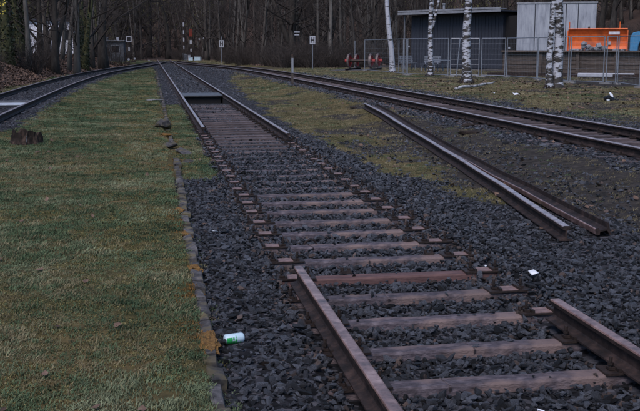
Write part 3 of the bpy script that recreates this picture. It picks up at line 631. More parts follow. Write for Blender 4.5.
# stump
st = empty('tree_stump', (-4.04, 17.98, .06), 0, 'dark rotten hollow tree stump on the lawn', 'stump'); st.scale = (.84, .84, .95)
b = MB(); n_ = 26; rr = random.Random(4); vs = []
prof = [(.36, -.03), (.31, .07), (.29, .15), (.28, 0), (.2, 0), (.19, .02)]
ht = [.17+.09*rr.random()+(.05 if k % 7 < 2 else 0) for k in range(n_)]
rings = [(1.18, -.04, 0), (1.0, .06, 0), (.94, .6, 1), (.92, 1.0, 1), (.74, .95, 1), (.70, .15, 1)]
for (rf, zf, rel) in rings:
    for k in range(n_):
        a = 6.283*k/n_; r0 = .29*(1+.13*math.sin(3*a+1)+.08*math.sin(7*a)+rr.uniform(-.05, .05)); h_ = ht[k]*zf if rel else zf
        vs.append((math.cos(a)*r0*rf*1.08, math.sin(a)*r0*rf*.9, h_))
fs = [(i*n_+k, i*n_+(k+1) % n_, (i+1)*n_+(k+1) % n_, (i+1)*n_+k) for i in range(5) for k in range(n_)]+[tuple(5*n_+k for k in range(n_))]
b.add(vs, fs); b.build('stump_wood', M['stump'], st)
for i in range(5):
    a = i*1.3+.4; MB().tube([(math.cos(a)*.24, math.sin(a)*.2, .03), (math.cos(a)*.38, math.sin(a)*.33, .0), (math.cos(a+.2)*.52, math.sin(a+.2)*.45, -.04)], [.06, .035, .01], 6, jit=.2).build('root', M['stump'], st)
MB().add([(.02, -.25, .02), (.06, -.255, .02), (.055, -.25, .19), (.03, -.248, .19)], [(0, 1, 2, 3)]).box((.04, -.24, .1), (.035, .016, .17), jit=.004).build('pale_splinter', M['rubble'], st)
# flat black sheet painted as the shaded pit on the left track
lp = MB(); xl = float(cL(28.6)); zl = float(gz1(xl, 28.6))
lp.box((xl, 28.7, zl+.012), (1.34, 2.6, .02)); o = lp.build('pit_shade_sheet', M['dark']); tag(o, 'black sheet as pit shade between the rails of the left track around the pale sheet', 'pit')
t = empty('metal_tray', (xl+.02, 28.5, zl+.022), 0, 'pale blue-white metal tray lying between the rails at the left edge of the photo', 'tray')
MB().box((0, 0, .035), (1.0, 1.0, .012)).build('tray_bottom', M['metalsheet'], t)
for s_ in (-1, 1): MB().box((s_*.56, 0, .045), (.16, 1.1, .03), ry=-s_*.35).build('tray_side', M['steelbeam'], t)
MB().box((0, .62, .05), (1.3, .16, .1)).build('cross_bar', M['steelbeam'], t)

# ---------------------------------------------------------------- trees
def branchy(seed, H, r0, n1=14, start=.2, spread=.38, up=.55, twigs=3, lean=.03, leafy=None, bend=.12, forks=0, side=1.):
    """returns trunk mesh builder, crown mesh builder"""
    rr = random.Random(seed); T = MB(); C_ = MB()
    def path(p, d, L_, n, wob, grav=.0):
        out = [Vector(p)]; d = Vector(d).normalized()
        for i in range(n):
            d = (d+Vector((rr.gauss(0, wob), rr.gauss(0, wob), rr.gauss(0, wob*.6)+grav))).normalized(); out.append(out[-1]+d*L_/n)
        return out
    n = 12; tp = path((0, 0, -.3), (rr.gauss(0, lean), rr.gauss(0, lean), 1), H+.3, n, bend*.35, .02)
    tr = [r0*(1.55 if i == 0 else 1.12 if i == 1 else (1-.9*(i/n)**.9)) for i in range(n+1)]; tr[-1] = .01
    T.tube(tp, tr, 9, jit=.07)
    stems = [(tp, tr)]
    for f in range(forks):
        i = rr.randint(1, 4); a = rr.uniform(0, 6.28); fp = path(tp[i], (math.cos(a)*.35, math.sin(a)*.35, 1), H*.8, 9, .06, .04); fr = [tr[i]*.7*(1-.93*j/9) for j in range(10)]; T.tube(fp, fr, 7, jit=.05); stems.append((fp, fr))
    for (sp, sr) in stems:
        ns = len(sp)-1
        for b in range(n1):
            t = start+(1-start)*(b+rr.random())/n1; f = t*ns; i = min(int(f), ns-1); p = sp[i].lerp(sp[i+1], f-i); a = rr.uniform(0, 6.28)
            L1 = H*spread*(1.1-.75*t)*rr.uniform(.6, 1.2); r1 = max(.008, sr[i]*.34)
            bp_ = path(p, (math.cos(a)*side, math.sin(a)*side, up+rr.gauss(0, .2)), L1, 5, .16, .05)
            C_.tube(bp_, [r1*(1-.85*j/5) for j in range(6)], 4, cap=False)
            for k in range(5):
                f2 = rr.uniform(.15, .95)*5; j = min(int(f2), 4); q = bp_[j].lerp(bp_[j+1], f2-j); dv = (bp_[j+1]-bp_[j]).normalized()+Vector((rr.gauss(0, .7), rr.gauss(0, .7), rr.gauss(.15, .45)))
                L2 = L1*rr.uniform(.25, .55); p2 = path(q, dv, L2, 3, .22, .03); r2 = max(.006, r1*.35); C_.tube(p2, [r2, r2*.7, r2*.45, r2*.15], 3, cap=False)
                for m in range(twigs):
                    g_ = rr.uniform(.2, 1)*3; jj = min(int(g_), 2); q2 = p2[jj].lerp(p2[jj+1], g_-jj); dv2 = (p2[jj+1]-p2[jj]).normalized()+Vector((rr.gauss(0, .6), rr.gauss(0, .6), rr.gauss(.1, .4)))
                    p3 = path(q2, dv2, L2*rr.uniform(.35, .7), 2, .25); r3 = max(.004, r2*.45); C_.tube(p3, [r3, r3*.6, .001], 3, cap=False)
                    if leafy and rr.random() < leafy:
                        for _ in range(5):
                            c_ = p3[rr.randint(0, 2)]+Vector((rr.gauss(0, .12), rr.gauss(0, .12), rr.gauss(0, .1))); s_ = rr.uniform(.03, .07); u = Vector((rr.gauss(0, 1), rr.gauss(0, 1), rr.gauss(0, 1))).normalized()*s_; v = u.cross(Vector((rr.random(), rr.random(), .3))).normalized()*s_*.7
                            C_.add([c_-u, c_-v, c_+u, c_+v], [(0, 1, 2, 3)], 1)
    return T, C_
def ivy(seed, tp_h, r0, n=700):
    rr = random.Random(seed); b = MB()
    for i in range(n):
        z = rr.uniform(0, tp_h)*rr.random()**.4; a = rr.uniform(0, 6.28); r = r0*(1.05)+abs(rr.gauss(0, .10)); c_ = Vector((math.cos(a)*r, math.sin(a)*r, z)); s_ = rr.uniform(.05, .10); u = Vector((rr.gauss(0, 1), rr.gauss(0, 1), rr.gauss(0, 1))).normalized()*s_; v = u.cross(Vector((rr.random(), rr.random(), .3))).normalized()*s_*.8
        b.add([c_-u, c_-v, c_+u, c_+v], [(0, 1, 2, 3)])
    return b
KIND = {}
def kind(key, seed, bark, *a, leaf=None, iv=False, **k):
    T, C_ = branchy(seed, *a, **k); KIND[key] = (T.mesh('trunk', M[bark], True), C_.mesh('crown', [M['twig'], M[leaf or 'olive']]), ivy(seed, 5.5, a[1]).mesh('ivy', M['ivy']) if iv else None)
kind('thick1', 1, 'bark', 17, .30, 16, start=.14, forks=1)
kind('thick2', 2, 'bark', 19, .34, 18, start=.12, spread=.42, forks=0, bend=.2)
kind('ivy1', 3, 'ivybark', 16, .26, 16, start=.12, forks=1, iv=True)
kind('ivy2', 4, 'ivybark', 14, .22, 16, start=.10, forks=0, iv=True)
kind('slim1', 5, 'greybark', 15, .13, 18, start=.08, spread=.22, up=1.0, forks=0)
kind('slim2', 6, 'greybark', 16, .11, 18, start=.10, spread=.2, up=1.1, forks=1, bend=.22)
kind('slim3', 7, 'greybark', 14, .15, 20, start=.06, spread=.25, up=.9, forks=0, lean=.07)
kind('slim4', 8, 'bark', 16, .17, 20, start=.07, spread=.26, up=.8, forks=0)
kind('bud1', 9, 'bark', 15, .20, 18, start=.08, spread=.4, up=.5, forks=1, leafy=.5, leaf='olive')
kind('bud2', 10, 'greybark', 13, .14, 18, start=.05, spread=.36, up=.6, forks=1, leafy=.35, leaf='olive')
kind('multi', 11, 'greybark', 12, .10, 12, start=.05, spread=.28, up=.9, forks=4, lean=.12, bend=.3)
ntree = 0
def tree(key, x, y, s, rz, label, group=None, name='bare_tree', tilt=0., z=None):
    global ntree; ntree += 1
    t = empty(name, (x, y, gz1(x, y)-.02 if z is None else z), rz, label, 'tree', group); t.scale = (s, s, s); t.rotation_euler.x = tilt
    T, C_, I = KIND[key]
    for nm, me_ in (('trunk', T), ('crown', C_), ('ivy', I)):
        if me_: o = bpy.data.objects.new(nm, me_); COL.objects.link(o); o.parent = t
    return t
# image column -> ground position at a chosen distance along the track
def colx(px, Y): 
    k = (px-320)/975; dx = cx.x*k+fw.x; dy = cx.y*k+fw.y
    # rows near the horizon: direction at the horizon line
    dx -= dn.x*.1633; dy -= dn.y*.1633
    return cam.location.x if False else -1.83375565+dx/dy*Y
L1 = 'trees on the leafy bank left of the track'
for i, (px, Y, key, s, lab) in enumerate((
    (7, 52, 'ivy1', 1.0, 'leftmost ivy-clad tree on the leafy bank at the left edge'), (22, 60, 'ivy2', 1.1, 'ivy-clad tree just left of the first pale wall patch'), (28, 55, 'slim3', 1.0, 'thin leaning trunk in front of the first pale wall patch'),
    (40, 62, 'slim4', 1.0, 'trunk splitting the left pale wall patch'), (47, 66, 'thick1', .62, 'dark tree between the pale wall patches'), (54, 58, 'thick1', .7, 'stout dark trunk standing between the two pale wall patches'),
    (61, 70, 'slim1', 1.0, 'slim trunk crossing the right pale wall patch'), (68, 64, 'slim2', 1.2, 'pale slim trunk right of the pale wall patches'), (76, 60, 'slim3', 1.1, 'slanting grey trunk at the middle of the leafy bank'),
    (84, 70, 'ivy1', .9, 'mossy forked tree toward the right end of the bank'), (91, 74, 'slim4', 1.2, 'straight dark trunk just left of the big bank-end trunk'), (98, 78, 'slim1', 1.4, 'thin upright trunk touching the left of the big bank-end trunk'), (104, 76, 'thick2', .95, 'big dark trunk at the right end of the leafy bank, beside the hut'))):
    tree(key, colx(px, Y), Y, s, i*1.3, lab, None, tilt=random.uniform(-.05, .05))
for i in range(46):
    px = random.uniform(-25, 108); Y = random.uniform(66, 128)
    if 27 < px < 74 and Y < 90: continue
    tree(random.choice(['ivy1', 'ivy2', 'slim1', 'slim2', 'slim3', 'multi', 'thick1', 'slim4']), colx(px, Y), Y, random.uniform(.8, 1.25), random.uniform(0, 6), 'dark bare tree crowded with others behind the front row on the leafy bank', 'bare trees packed behind the leafy bank', tilt=random.uniform(-.06, .06))
for i, (px, Y, key, s, lab) in enumerate((
    (141, 138, 'bud1', 1.0, 'tree with olive buds above the dark gap where the tracks disappear'), (118, 142, 'bud2', 1.2, 'olive-budded tree behind the hut'), (130, 150, 'bud1', 1.3, 'tall budding tree right of the hut'), (207, 128, 'thick1', .9, 'straight dark tree right of the signals, beside the far track'),
    (243, 108, 'multi', 1.5, 'pale forked tree leaning over the far bend of the right track'), (236, 112, 'slim3', 1.2, 'slim tree left of the pale forked tree'), (331, 84, 'slim3', 1.3, 'pale grey trunk just left of the red wheelsets'), (342, 92, 'slim1', 1.3, 'upright grey trunk behind the red wheelsets'), (357, 86, 'slim4', 1.0, 'dark trunk rising behind the red wheelsets'), (374, 90, 'thick1', .8, 'thicker dark trunk left of the leaning birch'), (280, 98, 'slim2', 1.2, 'slim grey trunk left of the white H board'), (318, 88, 'slim1', 1.1, 'slim trunk right behind the white H board'))):
    tree(key, colx(px, Y), Y, s, i*.9, lab, None, tilt=random.uniform(-.04, .04))
for i in range(105):
    px = 205+220*random.random(); Y = random.uniform(93, 150) if px > 250 else random.uniform(128, 170)
    if px > 395: Y = random.uniform(98, 140)
    tree(random.choice(['slim1', 'slim2', 'slim3', 'slim4', 'slim1', 'slim3', 'multi', 'thick1']), colx(px, Y), Y, random.uniform(.8, 1.3), random.uniform(0, 6), 'slender bare tree in the dense wood behind the right-hand track', 'slender trees of the wood behind the right track', tilt=random.uniform(-.05, .05))
for i in range(40):
    px = random.uniform(95, 215); Y = random.uniform(140, 190) if 135 < px < 170 else random.uniform(136, 180)
    tree(random.choice(['bud1', 'bud2', 'thick1', 'multi', 'slim3', 'thick2']), colx(px, Y), Y, random.uniform(.8, 1.3), random.uniform(0, 6), 'bare or budding tree in the wood beyond the end of the tracks', 'trees beyond the end of the tracks', tilt=random.uniform(-.05, .05))
for i, (px, Y, key, s, lab) in enumerate(((600, 95, 'thick1', 1.1, 'dark trunk just right of the pale container'), (612, 92, 'thick2', 1.0, 'thick dark trunk above the middle of the orange plough'), (503, 100, 'slim4', 1.2, 'trunk behind the join of the dark shed and the pale container'), (440, 104, 'slim1', 1.2, 'slim pale trunk above the dark shed roof'))):
    tree(key, colx(px, Y), Y, s, i*1.1, lab)
for i in range(46):
    px = random.uniform(405, 720); Y = random.uniform(96, 130)
    tree(random.choice(['slim1', 'slim3', 'slim4', 'thick1', 'bud2']), colx(px, Y), Y, random.uniform(.8, 1.3), random.uniform(0, 6), 'bare tree on the brown slope behind the shed and container', 'trees on the slope behind the buildings')
# the mass of the wood behind, which reads as one
pool = []
for k in ('slim1', 'slim4', 'thick1', 'multi', 'bud1'):
    T, C_, I = KIND[k]; bm = bmesh.new(); bm.from_mesh(T); n0 = len(bm.faces); bm.from_mesh(C_); bm.faces.ensure_lookup_table()
    me_ = bpy.data.meshes.new('wood_tree')
    for f in bm.faces: f.material_index = 0 if f.index < n0 else 1
    bm.to_mesh(me_); bm.free(); me_.materials.append(M['bark']); me_.materials.append(M['twig']); pool.append(me_)
n = 1500; x = rng.uniform(-130, 170, n); y = rng.uniform(135, 300, n); k = (y > 165) | (x > 45) | (x < -30); x, y = x[k], y[k]
x2 = rng.uniform(50, 110, 200); y2 = rng.uniform(60, 135, 200); x3 = rng.uniform(-60, -16, 260); y3 = rng.uniform(20, 165, 260); k3 = (x3 < -14-.02*y3) & ~((x3 > -32) & (y3 > 120)) & ~((x3 > -24) & (y3 > 50) & (y3 < 90)); 
x = np.concatenate([x, x2, x3[k3]]); y = np.concatenate([y, y2, y3[k3]]); n = len(x); s = rng.uniform(.8, 1.4, n)
scatter('far_woods', pool, np.stack([x, y, gz(x, y)], 1), np.stack([rng.normal(0, .04, n), rng.normal(0, .04, n), rng.uniform(0, 6.28, n)], 1), np.stack([s, s, s], 1), rng.integers(0, 5, n), 'woods', 'dark bare wood filling the whole background behind the front rows of trees')
# undergrowth
def bush(seed, h=1.3, n=34, spread=.9, leafm=None):
    rr = random.Random(seed); b = MB()
    for i in range(n):
        a = rr.uniform(0, 6.28); r = spread*.35*rr.random(); p = Vector((math.cos(a)*r, math.sin(a)*r, -.05)); d_ = Vector((math.cos(a)*rr.uniform(0, .7), math.sin(a)*rr.uniform(0, .7), 1)); pts = [p]
        for j in range(4): d_ = (d_+Vector((rr.gauss(0, .18), rr.gauss(0, .18), -.1*j*rr.random()))).normalized(); pts.append(pts[-1]+d_*h*rr.uniform(.15, .32))
        b.tube(pts, [.012, .009, .007, .005, .002], 3, cap=False)
        for k in range(4):
            q = pts[rr.randint(1, 4)]; e = q+Vector((rr.gauss(0, .25), rr.gauss(0, .25), rr.gauss(.15, .15))); b.tube([q, e], [.005, .001], 3, cap=False)
    return b.mesh('bush', M['twig'])
bs = [bush(i) for i in range(4)]
P_ = []
for n_, fx, fy, ok in ((520, (-22, -4), (45, 128), lambda x, y: (x < cL(y)-2.3) & ~((y < 87) & (y > 45) & (x < cL(y)-2.8) & (rng.random(len(x)) < .85)) & ((y < 96) | (x < -9.5))), (650, (6, 45), (84, 130), lambda x, y: y > 88+4*np.sin(x)), (500, (-30, 40), (128, 165), lambda x, y: (np.abs(x+.5) > 2) | (y > 150)), (160, (8.5, 16), (66, 90), lambda x, y: y > 74), (120, (-20, -8), (24, 50), lambda x, y: x < cL(y)-3), (160, (28, 60), (70, 120), lambda x, y: x > 34)):
    x = rng.uniform(*fx, n_); y = rng.uniform(*fy, n_); k = ok(x, y); P_.append(np.stack([x[k], y[k]], 1))
P_ = np.concatenate(P_); n = len(P_); s = rng.uniform(.6, 1.7, n)
scatter('undergrowth', bs, np.stack([P_[:, 0], P_[:, 1], gz(P_[:, 0], P_[:, 1])], 1), np.stack([rng.normal(0, .1, n), rng.normal(0, .1, n), rng.uniform(0, 6.28, n)], 1), np.stack([s, s, s*rng.uniform(.7, 1.3, n)], 1), rng.integers(0, 4, n), 'undergrowth', 'tangled leafless brambles and shoots along the edge of the wood')
# yellow budding spray at the upper left corner
yb = empty('budding_branch', (-6.1, 24.0, -.05), 0, 'thin sapling with bright yellow buds at the top left corner of the photo', 'sapling')
rr = random.Random(3); b = MB(); X0 = colx(-14, 24)-(-6.1); pts = [Vector((X0, 0, .2)), Vector((X0+.05, 0, 1.2)), Vector((X0, 0, 2.2)), Vector((X0+.15, 0, 3.3))]; b.tube(pts, [.03, .025, .018, .004], 5)
tips = []
for i in range(26):
    p = pts[1].lerp(pts[3], rr.random()); e = p+Vector((rr.gauss(.0, .22), rr.gauss(0, .2), rr.uniform(.05, .4))); b.tube([p, e], [.007, .002], 3); tips += [p.lerp(e, t) for t in (.5, .7, .85, 1)]
b.build('stem', M['twig'], yb); b = MB()
for p in tips:
    if p.z < 2.2: continue
    for _ in range(3):
        c_ = p+Vector((rr.gauss(0, .02), rr.gauss(0, .02), rr.gauss(0, .02))); u = Vector((rr.gauss(0, 1), rr.gauss(0, 1), rr.gauss(0, 1))).normalized()*.02; v = u.cross(Vector((.3, .8, .1))).normalized()*.015; b.add([c_-u, c_-v, c_+u, c_+v], [(0, 1, 2, 3)])
b.build('buds', M['yellow'], yb)

# birches
def birch(x, y, r, H, lean, label, seed, fork=None, twin=None, z=.2):
    t = empty('birch_tree', (x, y, gz1(x, y)), 0, label, 'tree', 'birches along the fence'); rr = random.Random(seed)
    def stem(x0, y0, r, lean, H, k, z0=-.1, base=1.5):
        pts = []; rad = []; n_ = 22
        for i in range(n_+1):
            f = (i/n_)**1.6; zz = z0+f*H; pts.append((x0+lean*zz+.05*math.sin(zz*1.1+k)*min(1, zz), y0+.05*math.cos(zz*.9+k), zz)); fl = base if i == 0 else 1+(base-1)*math.exp(-zz*4.5); rad.append(max(.012, r*fl*(1-.9*f)))
        b = MB(); b.tube(pts, rad, 12, jit=.05); b.build('trunk', M['birchwhite' if seed == 1 else 'birch'], t, True); return pts
    S_ = [stem(0, 0, r, lean, H, seed)]
    if twin: S_.append(stem(twin[0], twin[1], twin[2], twin[3], H*.95, seed+2))
    if fork: S_.append(stem(lean*fork[0]-.03, 0, fork[1], fork[2], H*.7, seed+1, fork[0], 1.0) if False else None)
    if fork:
        S_.pop(); z0, rf, lf = fork; pts = [(lean*z0, 0, z0-.1)]; 
        for i in range(1, 12): zz = z0+(H*.75)*i/11; pts.append((lean*z0+lf*(zz-z0)+.04*math.sin(zz), .02*i, zz))
        b = MB(); b.tube(pts, [rf*1.1]+[max(.01, rf*(1-i/11)) for i in range(1, 12)], 9, jit=.05); b.build('limb', M['birch'], t, True); S_.append([Vector(p_) for p_ in pts])
    b = MB()
    for pts in S_:
        for i in range(20):
            f = rr.uniform(.33, .98)*(len(pts)-1); j = min(int(f), len(pts)-2); p = Vector(pts[j]).lerp(Vector(pts[j+1]), f-j); a = rr.uniform(0, 6.28)
            if p.z < 5.2: continue
            q = [p]; d_ = Vector((math.cos(a), math.sin(a), .9))
            for m in range(5): d_ = (d_+Vector((rr.gauss(0, .2), rr.gauss(0, .2), -.22*m))).normalized(); q.append(q[-1]+d_*rr.uniform(.3, .5))
            b.tube(q, [.03, .022, .016, .011, .007, .003], 4, cap=False)
            for m in range(9):
                s_ = q[rr.randint(1, 5)]; q2 = [s_]; d2 = Vector((rr.gauss(0, .6), rr.gauss(0, .6), rr.uniform(-.4, .4)))
                for k in range(4): d2 = (d2+Vector((0, 0, -.45))).normalized(); q2.append(q2[-1]+d2*.25)
                b.tube(q2, [.007, .005, .004, .003, .001], 3, cap=False)
    b.build('crown', M['twig'], t)
    b = MB(); n_ = 10   # dark root flare
    for k in range(9):
        a = k*.7+rr.random()*.3; L_ = r*rr.uniform(1.6, 2.4); b.tube([(math.cos(a)*r*.5, math.sin(a)*r*.5, .10+.16*(seed > 2)), (math.cos(a)*r*1.2, math.sin(a)*r*1.2, .05+.09*(seed > 2)*rr.random()), (math.cos(a)*L_, math.sin(a)*L_, -.06)], [r*.5, r*.36, .03], 6, jit=.2)
    b.build('root_flare', M['stump'], t, True); return t
birch(12.72, 58.1, .17, 13, -.085, 'pure white slim birch leaning to the left, leftmost of the birches', 1)
birch(12.98, 50.9, .15, 12, .012, 'slender birch that forks into a V in front of the dark shed', 2, fork=(2.3, .075, .26))
birch(11.72, 40.9, .205, 13, -.0, 'stout single birch with dark shaggy foot in front of the dark shed', 3)
birch(13.15, 35.3, .13, 12, .012, 'double-stemmed birch in front of the pale container', 4, twin=(.36, .05, .20, -.028))

# ---------------------------------------------------------------- fence
FP = [(11.95, 62.5), (12.15, 52.6), (13.7, 49.8), (15.2, 49.2), (16.25, 48.2), (16.3, 44.2), (16.2, 40.4), (17.2, 39.0), (17.45, 38.4), (16.7, 35.0), (17.3, 31.6)]
wire = M['galv']
GZ = .19
def panel(a, b, label):
    a, b = Vector((*a, 0)), Vector((*b, 0)); L_ = (b-a).length; t = empty('mesh_fence', (a.x, a.y, GZ), math.atan2(b.y-a.y, b.x-a.x), label, 'fence', 'mobile mesh fence panels'); Hh = 2.03
    for x_ in (.02, L_-.02): MB().cyl((x_, 0, .0), (x_, 0, Hh), .024, 8).build('post', M['galv'], t)
    for z_ in (.12, Hh-.02): MB().cyl((.045, 0, z_), (L_-.045, 0, z_), .019, 8).build('rail', M['galv'], t)
    b_ = MB()
    for k in range(1, int(L_/.2)): b_.tube([(k*.2, 0, .13), (k*.2, 0, Hh-.03)], .0012, 3, cap=False)
    for k in range(1, 7): b_.tube([(.04, .004, .12+k*.27), (L_-.04, .004, .12+k*.27)], .0022, 3, cap=False)
    o = b_.build('wire_mesh', M['galv'], t)
    MB().box((0, 0, .04), (.55, .22, .12), top=.9).build('foot_block', M['concrete'], t); return t
labs = ['leftmost fence panel, running away behind the leaning birch', 'fence panel between the leaning birch and the forked birch', 'fence panel just right of the forked birch before the dark shed', 'fence panel behind the stout single birch', 'fence panel left of the pale container in front of the ramp end', 'fence panel in front of the pale container left of the double birch', 'fence panel right behind the double birch', 'short fence panel in front of the orange plough', 'fence panel at the right end of the orange plough', 'fence panel leaving the photo at the right edge']
pts_ = FP
for i, k in enumerate(((0, 1), (1, 2), (2, 3), (3, 4), (4, 5), (5, 6), (6, 7), (7, 8), (8, 9), (9, 10))):
    a, b = Vector(FP[k[0]]), Vector(FP[k[1]]); dd = (b-a).normalized()*.05; panel(tuple(a+dd), tuple(b-dd), labs[i])
def lone_post(x, y, lean, h, label):
    t = empty('fence_post', (x, y, GZ), 0, label, 'post'); MB().cyl((0, 0, 0), (lean, 0, h), .026, 8).build('tube', M['galv'], t); MB().box((0, 0, .01), (.2, .12, .04)).build('base', M['galv'], t)
lone_post(13.95, 49.3, .16, 2.02, 'leaning steel prop post between the forked and the stout birch')
lone_post(13.0, 56.6, 0, 2.0, 'steel post standing just right of the leaning birch behind the fence')
lone_post(13.6, 60.0, 0, 2.0, 'grey steel post seen left of the leaning birch inside the fence')
for (x, y, z, lab) in ((12.15, 52.57, 1.78, 'small white tag on the fence left of the forked birch'), (16.25, 48.1, 1.72, 'small white tag on the fence left of the pale container')):
    tag(MB().box((.08, -.03, 0), (.1, .006, .09)).build('fence_tag', M['signwhite'], loc=(x, y, z)), lab, 'tag')
# ---------------------------------------------------------------- shed (front line from A to B)
def frame(name, a, b, z, label, cat): 
    t = empty(name, (a[0], a[1], z), math.atan2(b[1]-a[1], b[0]-a[0]), label, cat); return t, math.hypot(b[0]-a[0], b[1]-a[1])
sh, W = frame('storage_shed', (17.95, 73.4), (22.55, 65.8), .1, 'long dark slate-grey shed with a flat overhanging roof behind the birches', 'shed')
MB().box((W/2, 3.0, 2.0), (W-.1, 5.9, 4.0)).build('wall', M['slate'], sh)
nb_ = int(W/.30)
pm = MB().box((0, 0, 0), (.27, .03, 3.7)).mesh('cladding_panel', M['slate'])
for k in range(nb_): inst('cladding_panel', pm, sh, (.2+k*.30, .035, 2.0))
MB().box((W/2, 2.7, 4.12), (W+.9, 7.2, .10)).build('roof', M['slate'], sh)
MB().box((W/2, -.93, 4.12), (W+.95, .03, .16)).build('roof_edge', M['roofedge'], sh)
MB().box((W/2, -.93, 4.32), (W+.95, .03, .08)).box((W/2, -.6, 4.26), (W+.9, .7, .05)).build('upper_flashing', M['roofedge'], sh)
MB().cyl((2.9, .5, 4.15), (2.9, .5, 4.75), .09, 8).cyl((2.9, .5, 4.75), (2.9, .5, 4.85), .14, 8).build('vent_pipe', M['roofedge'], sh)
MB().box((W+.6, 2.2, 1.9), (1.1, 4, 3.8)).build('annex', M['dark'], sh)
MB().box((W-.6, -.25, .02), (1.3, .5, .2)).build('door_step', M['concrete'], sh)
MB().box((-.12, -.55, 2.0), (.08, .08, 4.0)).build('corner_post', M['roofedge'], sh)
# pale container
ct, W = frame('shipping_container', (21.3, 60.0), (25.75, 58.0), .1, 'large pale weathered container with vertical panels, right of the dark shed', 'container')
HC = 4.4
MB().box((W/2, 4.0, HC/2), (W-.02, 7.95, HC-.05)).build('side_wall', M['slate'], ct)
nseam = [0, .23, .42, .62, .77, 1.0]
for k in range(5):
    w_ = (nseam[k+1]-nseam[k])*W; o = MB().box(((nseam[k]+nseam[k+1])/2*W, -.02, HC/2), (w_-.05, .05, HC-.12)).build('wall_panel', M['white'], ct)
    b = MB()
    for j in range(int(w_/.16)): b.box((nseam[k]*W+.1+j*.16, -.052, HC/2), (.05, .012, HC-.2))
    b.build('panel_rib', M['white'], o)
MB().box((W/2, -.02, HC), (W+.08, .14, .10)).build('top_rail', M['roofedge'], ct)
MB().box((W/2, 4, HC+.0), (W, 8.0, .06)).build('roof', M['roofedge'], ct)
# loading ramp
rp, W = frame('loading_ramp', (17.04, 50.7), (25.0, 44.8), .12, 'long brown loading ramp wall below the container and the plough', 'ramp')
MB().box((W/2, 3.0, .70), (W, 5.8, 1.38)).build('ramp_core', M['timber'], rp)
pm = MB().box((0, 0, 0), (1.9, .05, .21), jit=.004).mesh('plank', M['timber'])
for r_ in range(6):
    for k in range(5): inst('plank', pm, rp, (1.0+k*1.96, .075+(-.03 if (r_+k) % 3 == 0 else 0), .16+r_*.225))
for k in range(6): MB().box((.05+k*1.95, -.02, .7), (.16, .14, 1.4)).build('upright', M['timber'], rp)
MB().box((W/2, -.0, 1.42), (W+.2, .4, .09)).build('top_beam', M['timber'], rp)
for s_ in (0, .55): MB().box((W/2, -.75-s_, .22), (W+1, .07, .14)).build('stacked_rail', M['rust'], rp)
MB().box((W-.9, -.4, .6), (.3, .35, 1.25)).build('buttress', M['dark'], rp)
MB().bar((W-1.55, -.65, 1.35), (W-.1, -.65, .1), .12, .12).build('diagonal_brace', M['timber'], rp)
# orange plough blade
def rampw(u, v, z): q = rp.matrix_world if False else (Matrix.Translation(rp.location) @ Matrix.Rotation(rp.rotation_euler.z, 4, 'Z')); return q @ Vector((u, v, z))
p0 = rampw(3.2, .9, 1.39)
pl = empty('snow_plough', p0, rp.rotation_euler.z+.16, 'bright orange snow plough blade standing on the loading ramp', 'plough'); PWd = 3.0; pl.scale = (1, 1, 1.13)
b = MB(); prof = [(.02*0-.05, .0), (.10, .05), (.20, .25), (.22, .5), (.15, .8), (.0, 1.02), (-.06, 1.04), (-.03, 1.08), (.05, 1.06), (.21, .82), (.28, .5), (.26, .22), (.16, 0)]
b.prism(prof, [((x_, 0, 0), (0, 1, 0), (0, 0, 1)) for x_ in (0, PWd*.33, PWd*.66, PWd)]); o = b.build('blade', M['orange'], pl); fixnorm(o.data)
MB().box((-.02, .12, .5), (.05, .4, .98), top=.8).build('end_plate', M['orange'], pl); MB().box((PWd+.02, .12, .5), (.05, .4, .98), top=.8).build('end_plate', M['orange'], pl)
for k in range(5): MB().box((.5+k*.8, -.06, .04), (.76, .03, .16)).build('cutting_edge', M['bolt'], pl)
for x_ in (.05, PWd*.87): MB().cyl((x_, 0, 1.0), (x_, 0, 1.38), .03, 8).build('marker_rod', M['orange'], pl)
MB().box((PWd*.35, .03, 1.12), (.1, .08, .08)).build('lifting_eye', M['bolt'], pl)
MB().box((PWd*.78, -.065, .86), (.55, .012, .14), rx=-.4).build('white_sticker', M['signwhite'], pl)
MB().box((PWd*.70, .14, .40), (.16, .012, .14)).build('small_sticker', M['signwhite'], pl)
# stones heaped before it
for i in range(26):
    u = 3.4+2.8*random.random(); big = 4.0 < u < 5.2; s_ = random.uniform(.13, .22) if big else random.uniform(.07, .12); q = rampw(u, .55+random.uniform(-.25, .3), 1.44+s_*.6+(random.uniform(0, .3) if big else 0))
    rock('rubble_stone', q.x, q.y, q.z-.03, s_, s_*.9, s_*.8, random.random()*6, M['rubble'], 'grey broken stone heaped on the ramp in front of the orange plough', 'stone', 300+i)['group'] = 'stones heaped before the plough'
# blue machine with bucket, right end
q = rampw(6.35, 1.1, 1.39); bm2 = empty('blue_machine', q, rp.rotation_euler.z, 'bright blue curved housing right of the orange plough at the right edge', 'machine')
b = MB(); prof = [(0, 0), (0, .75), (.12, .98), (.42, 1.05), (.72, .92), (.55, .62), (.42, .3), (.40, 0)]
b.prism(prof, [((0, y_, 0), (1, 0, 0), (0, 0, 1)) for y_ in (0, .6)]); o = b.build('housing', M['blue'], bm2); fixnorm(o.data); bevel(o, .03)
MB().box((1.15, .3, .3), (1.2, .7, .55)).box((1.0, .3, .65), (.6, .5, .25)).build('dark_engine', M['bolt'], bm2); MB().cyl((.9, -.08, .25), (.9, .05, .25), .22, 14).build('wheel', M['black_bag'], bm2)
MB().box((1.3, .3, .86), (1.3, .55, .05)).build('grey_cover', M['roofedge'], bm2); MB().box((1.35, .0, .72), (.5, .04, .1)).build('red_bar', M['red'], bm2)
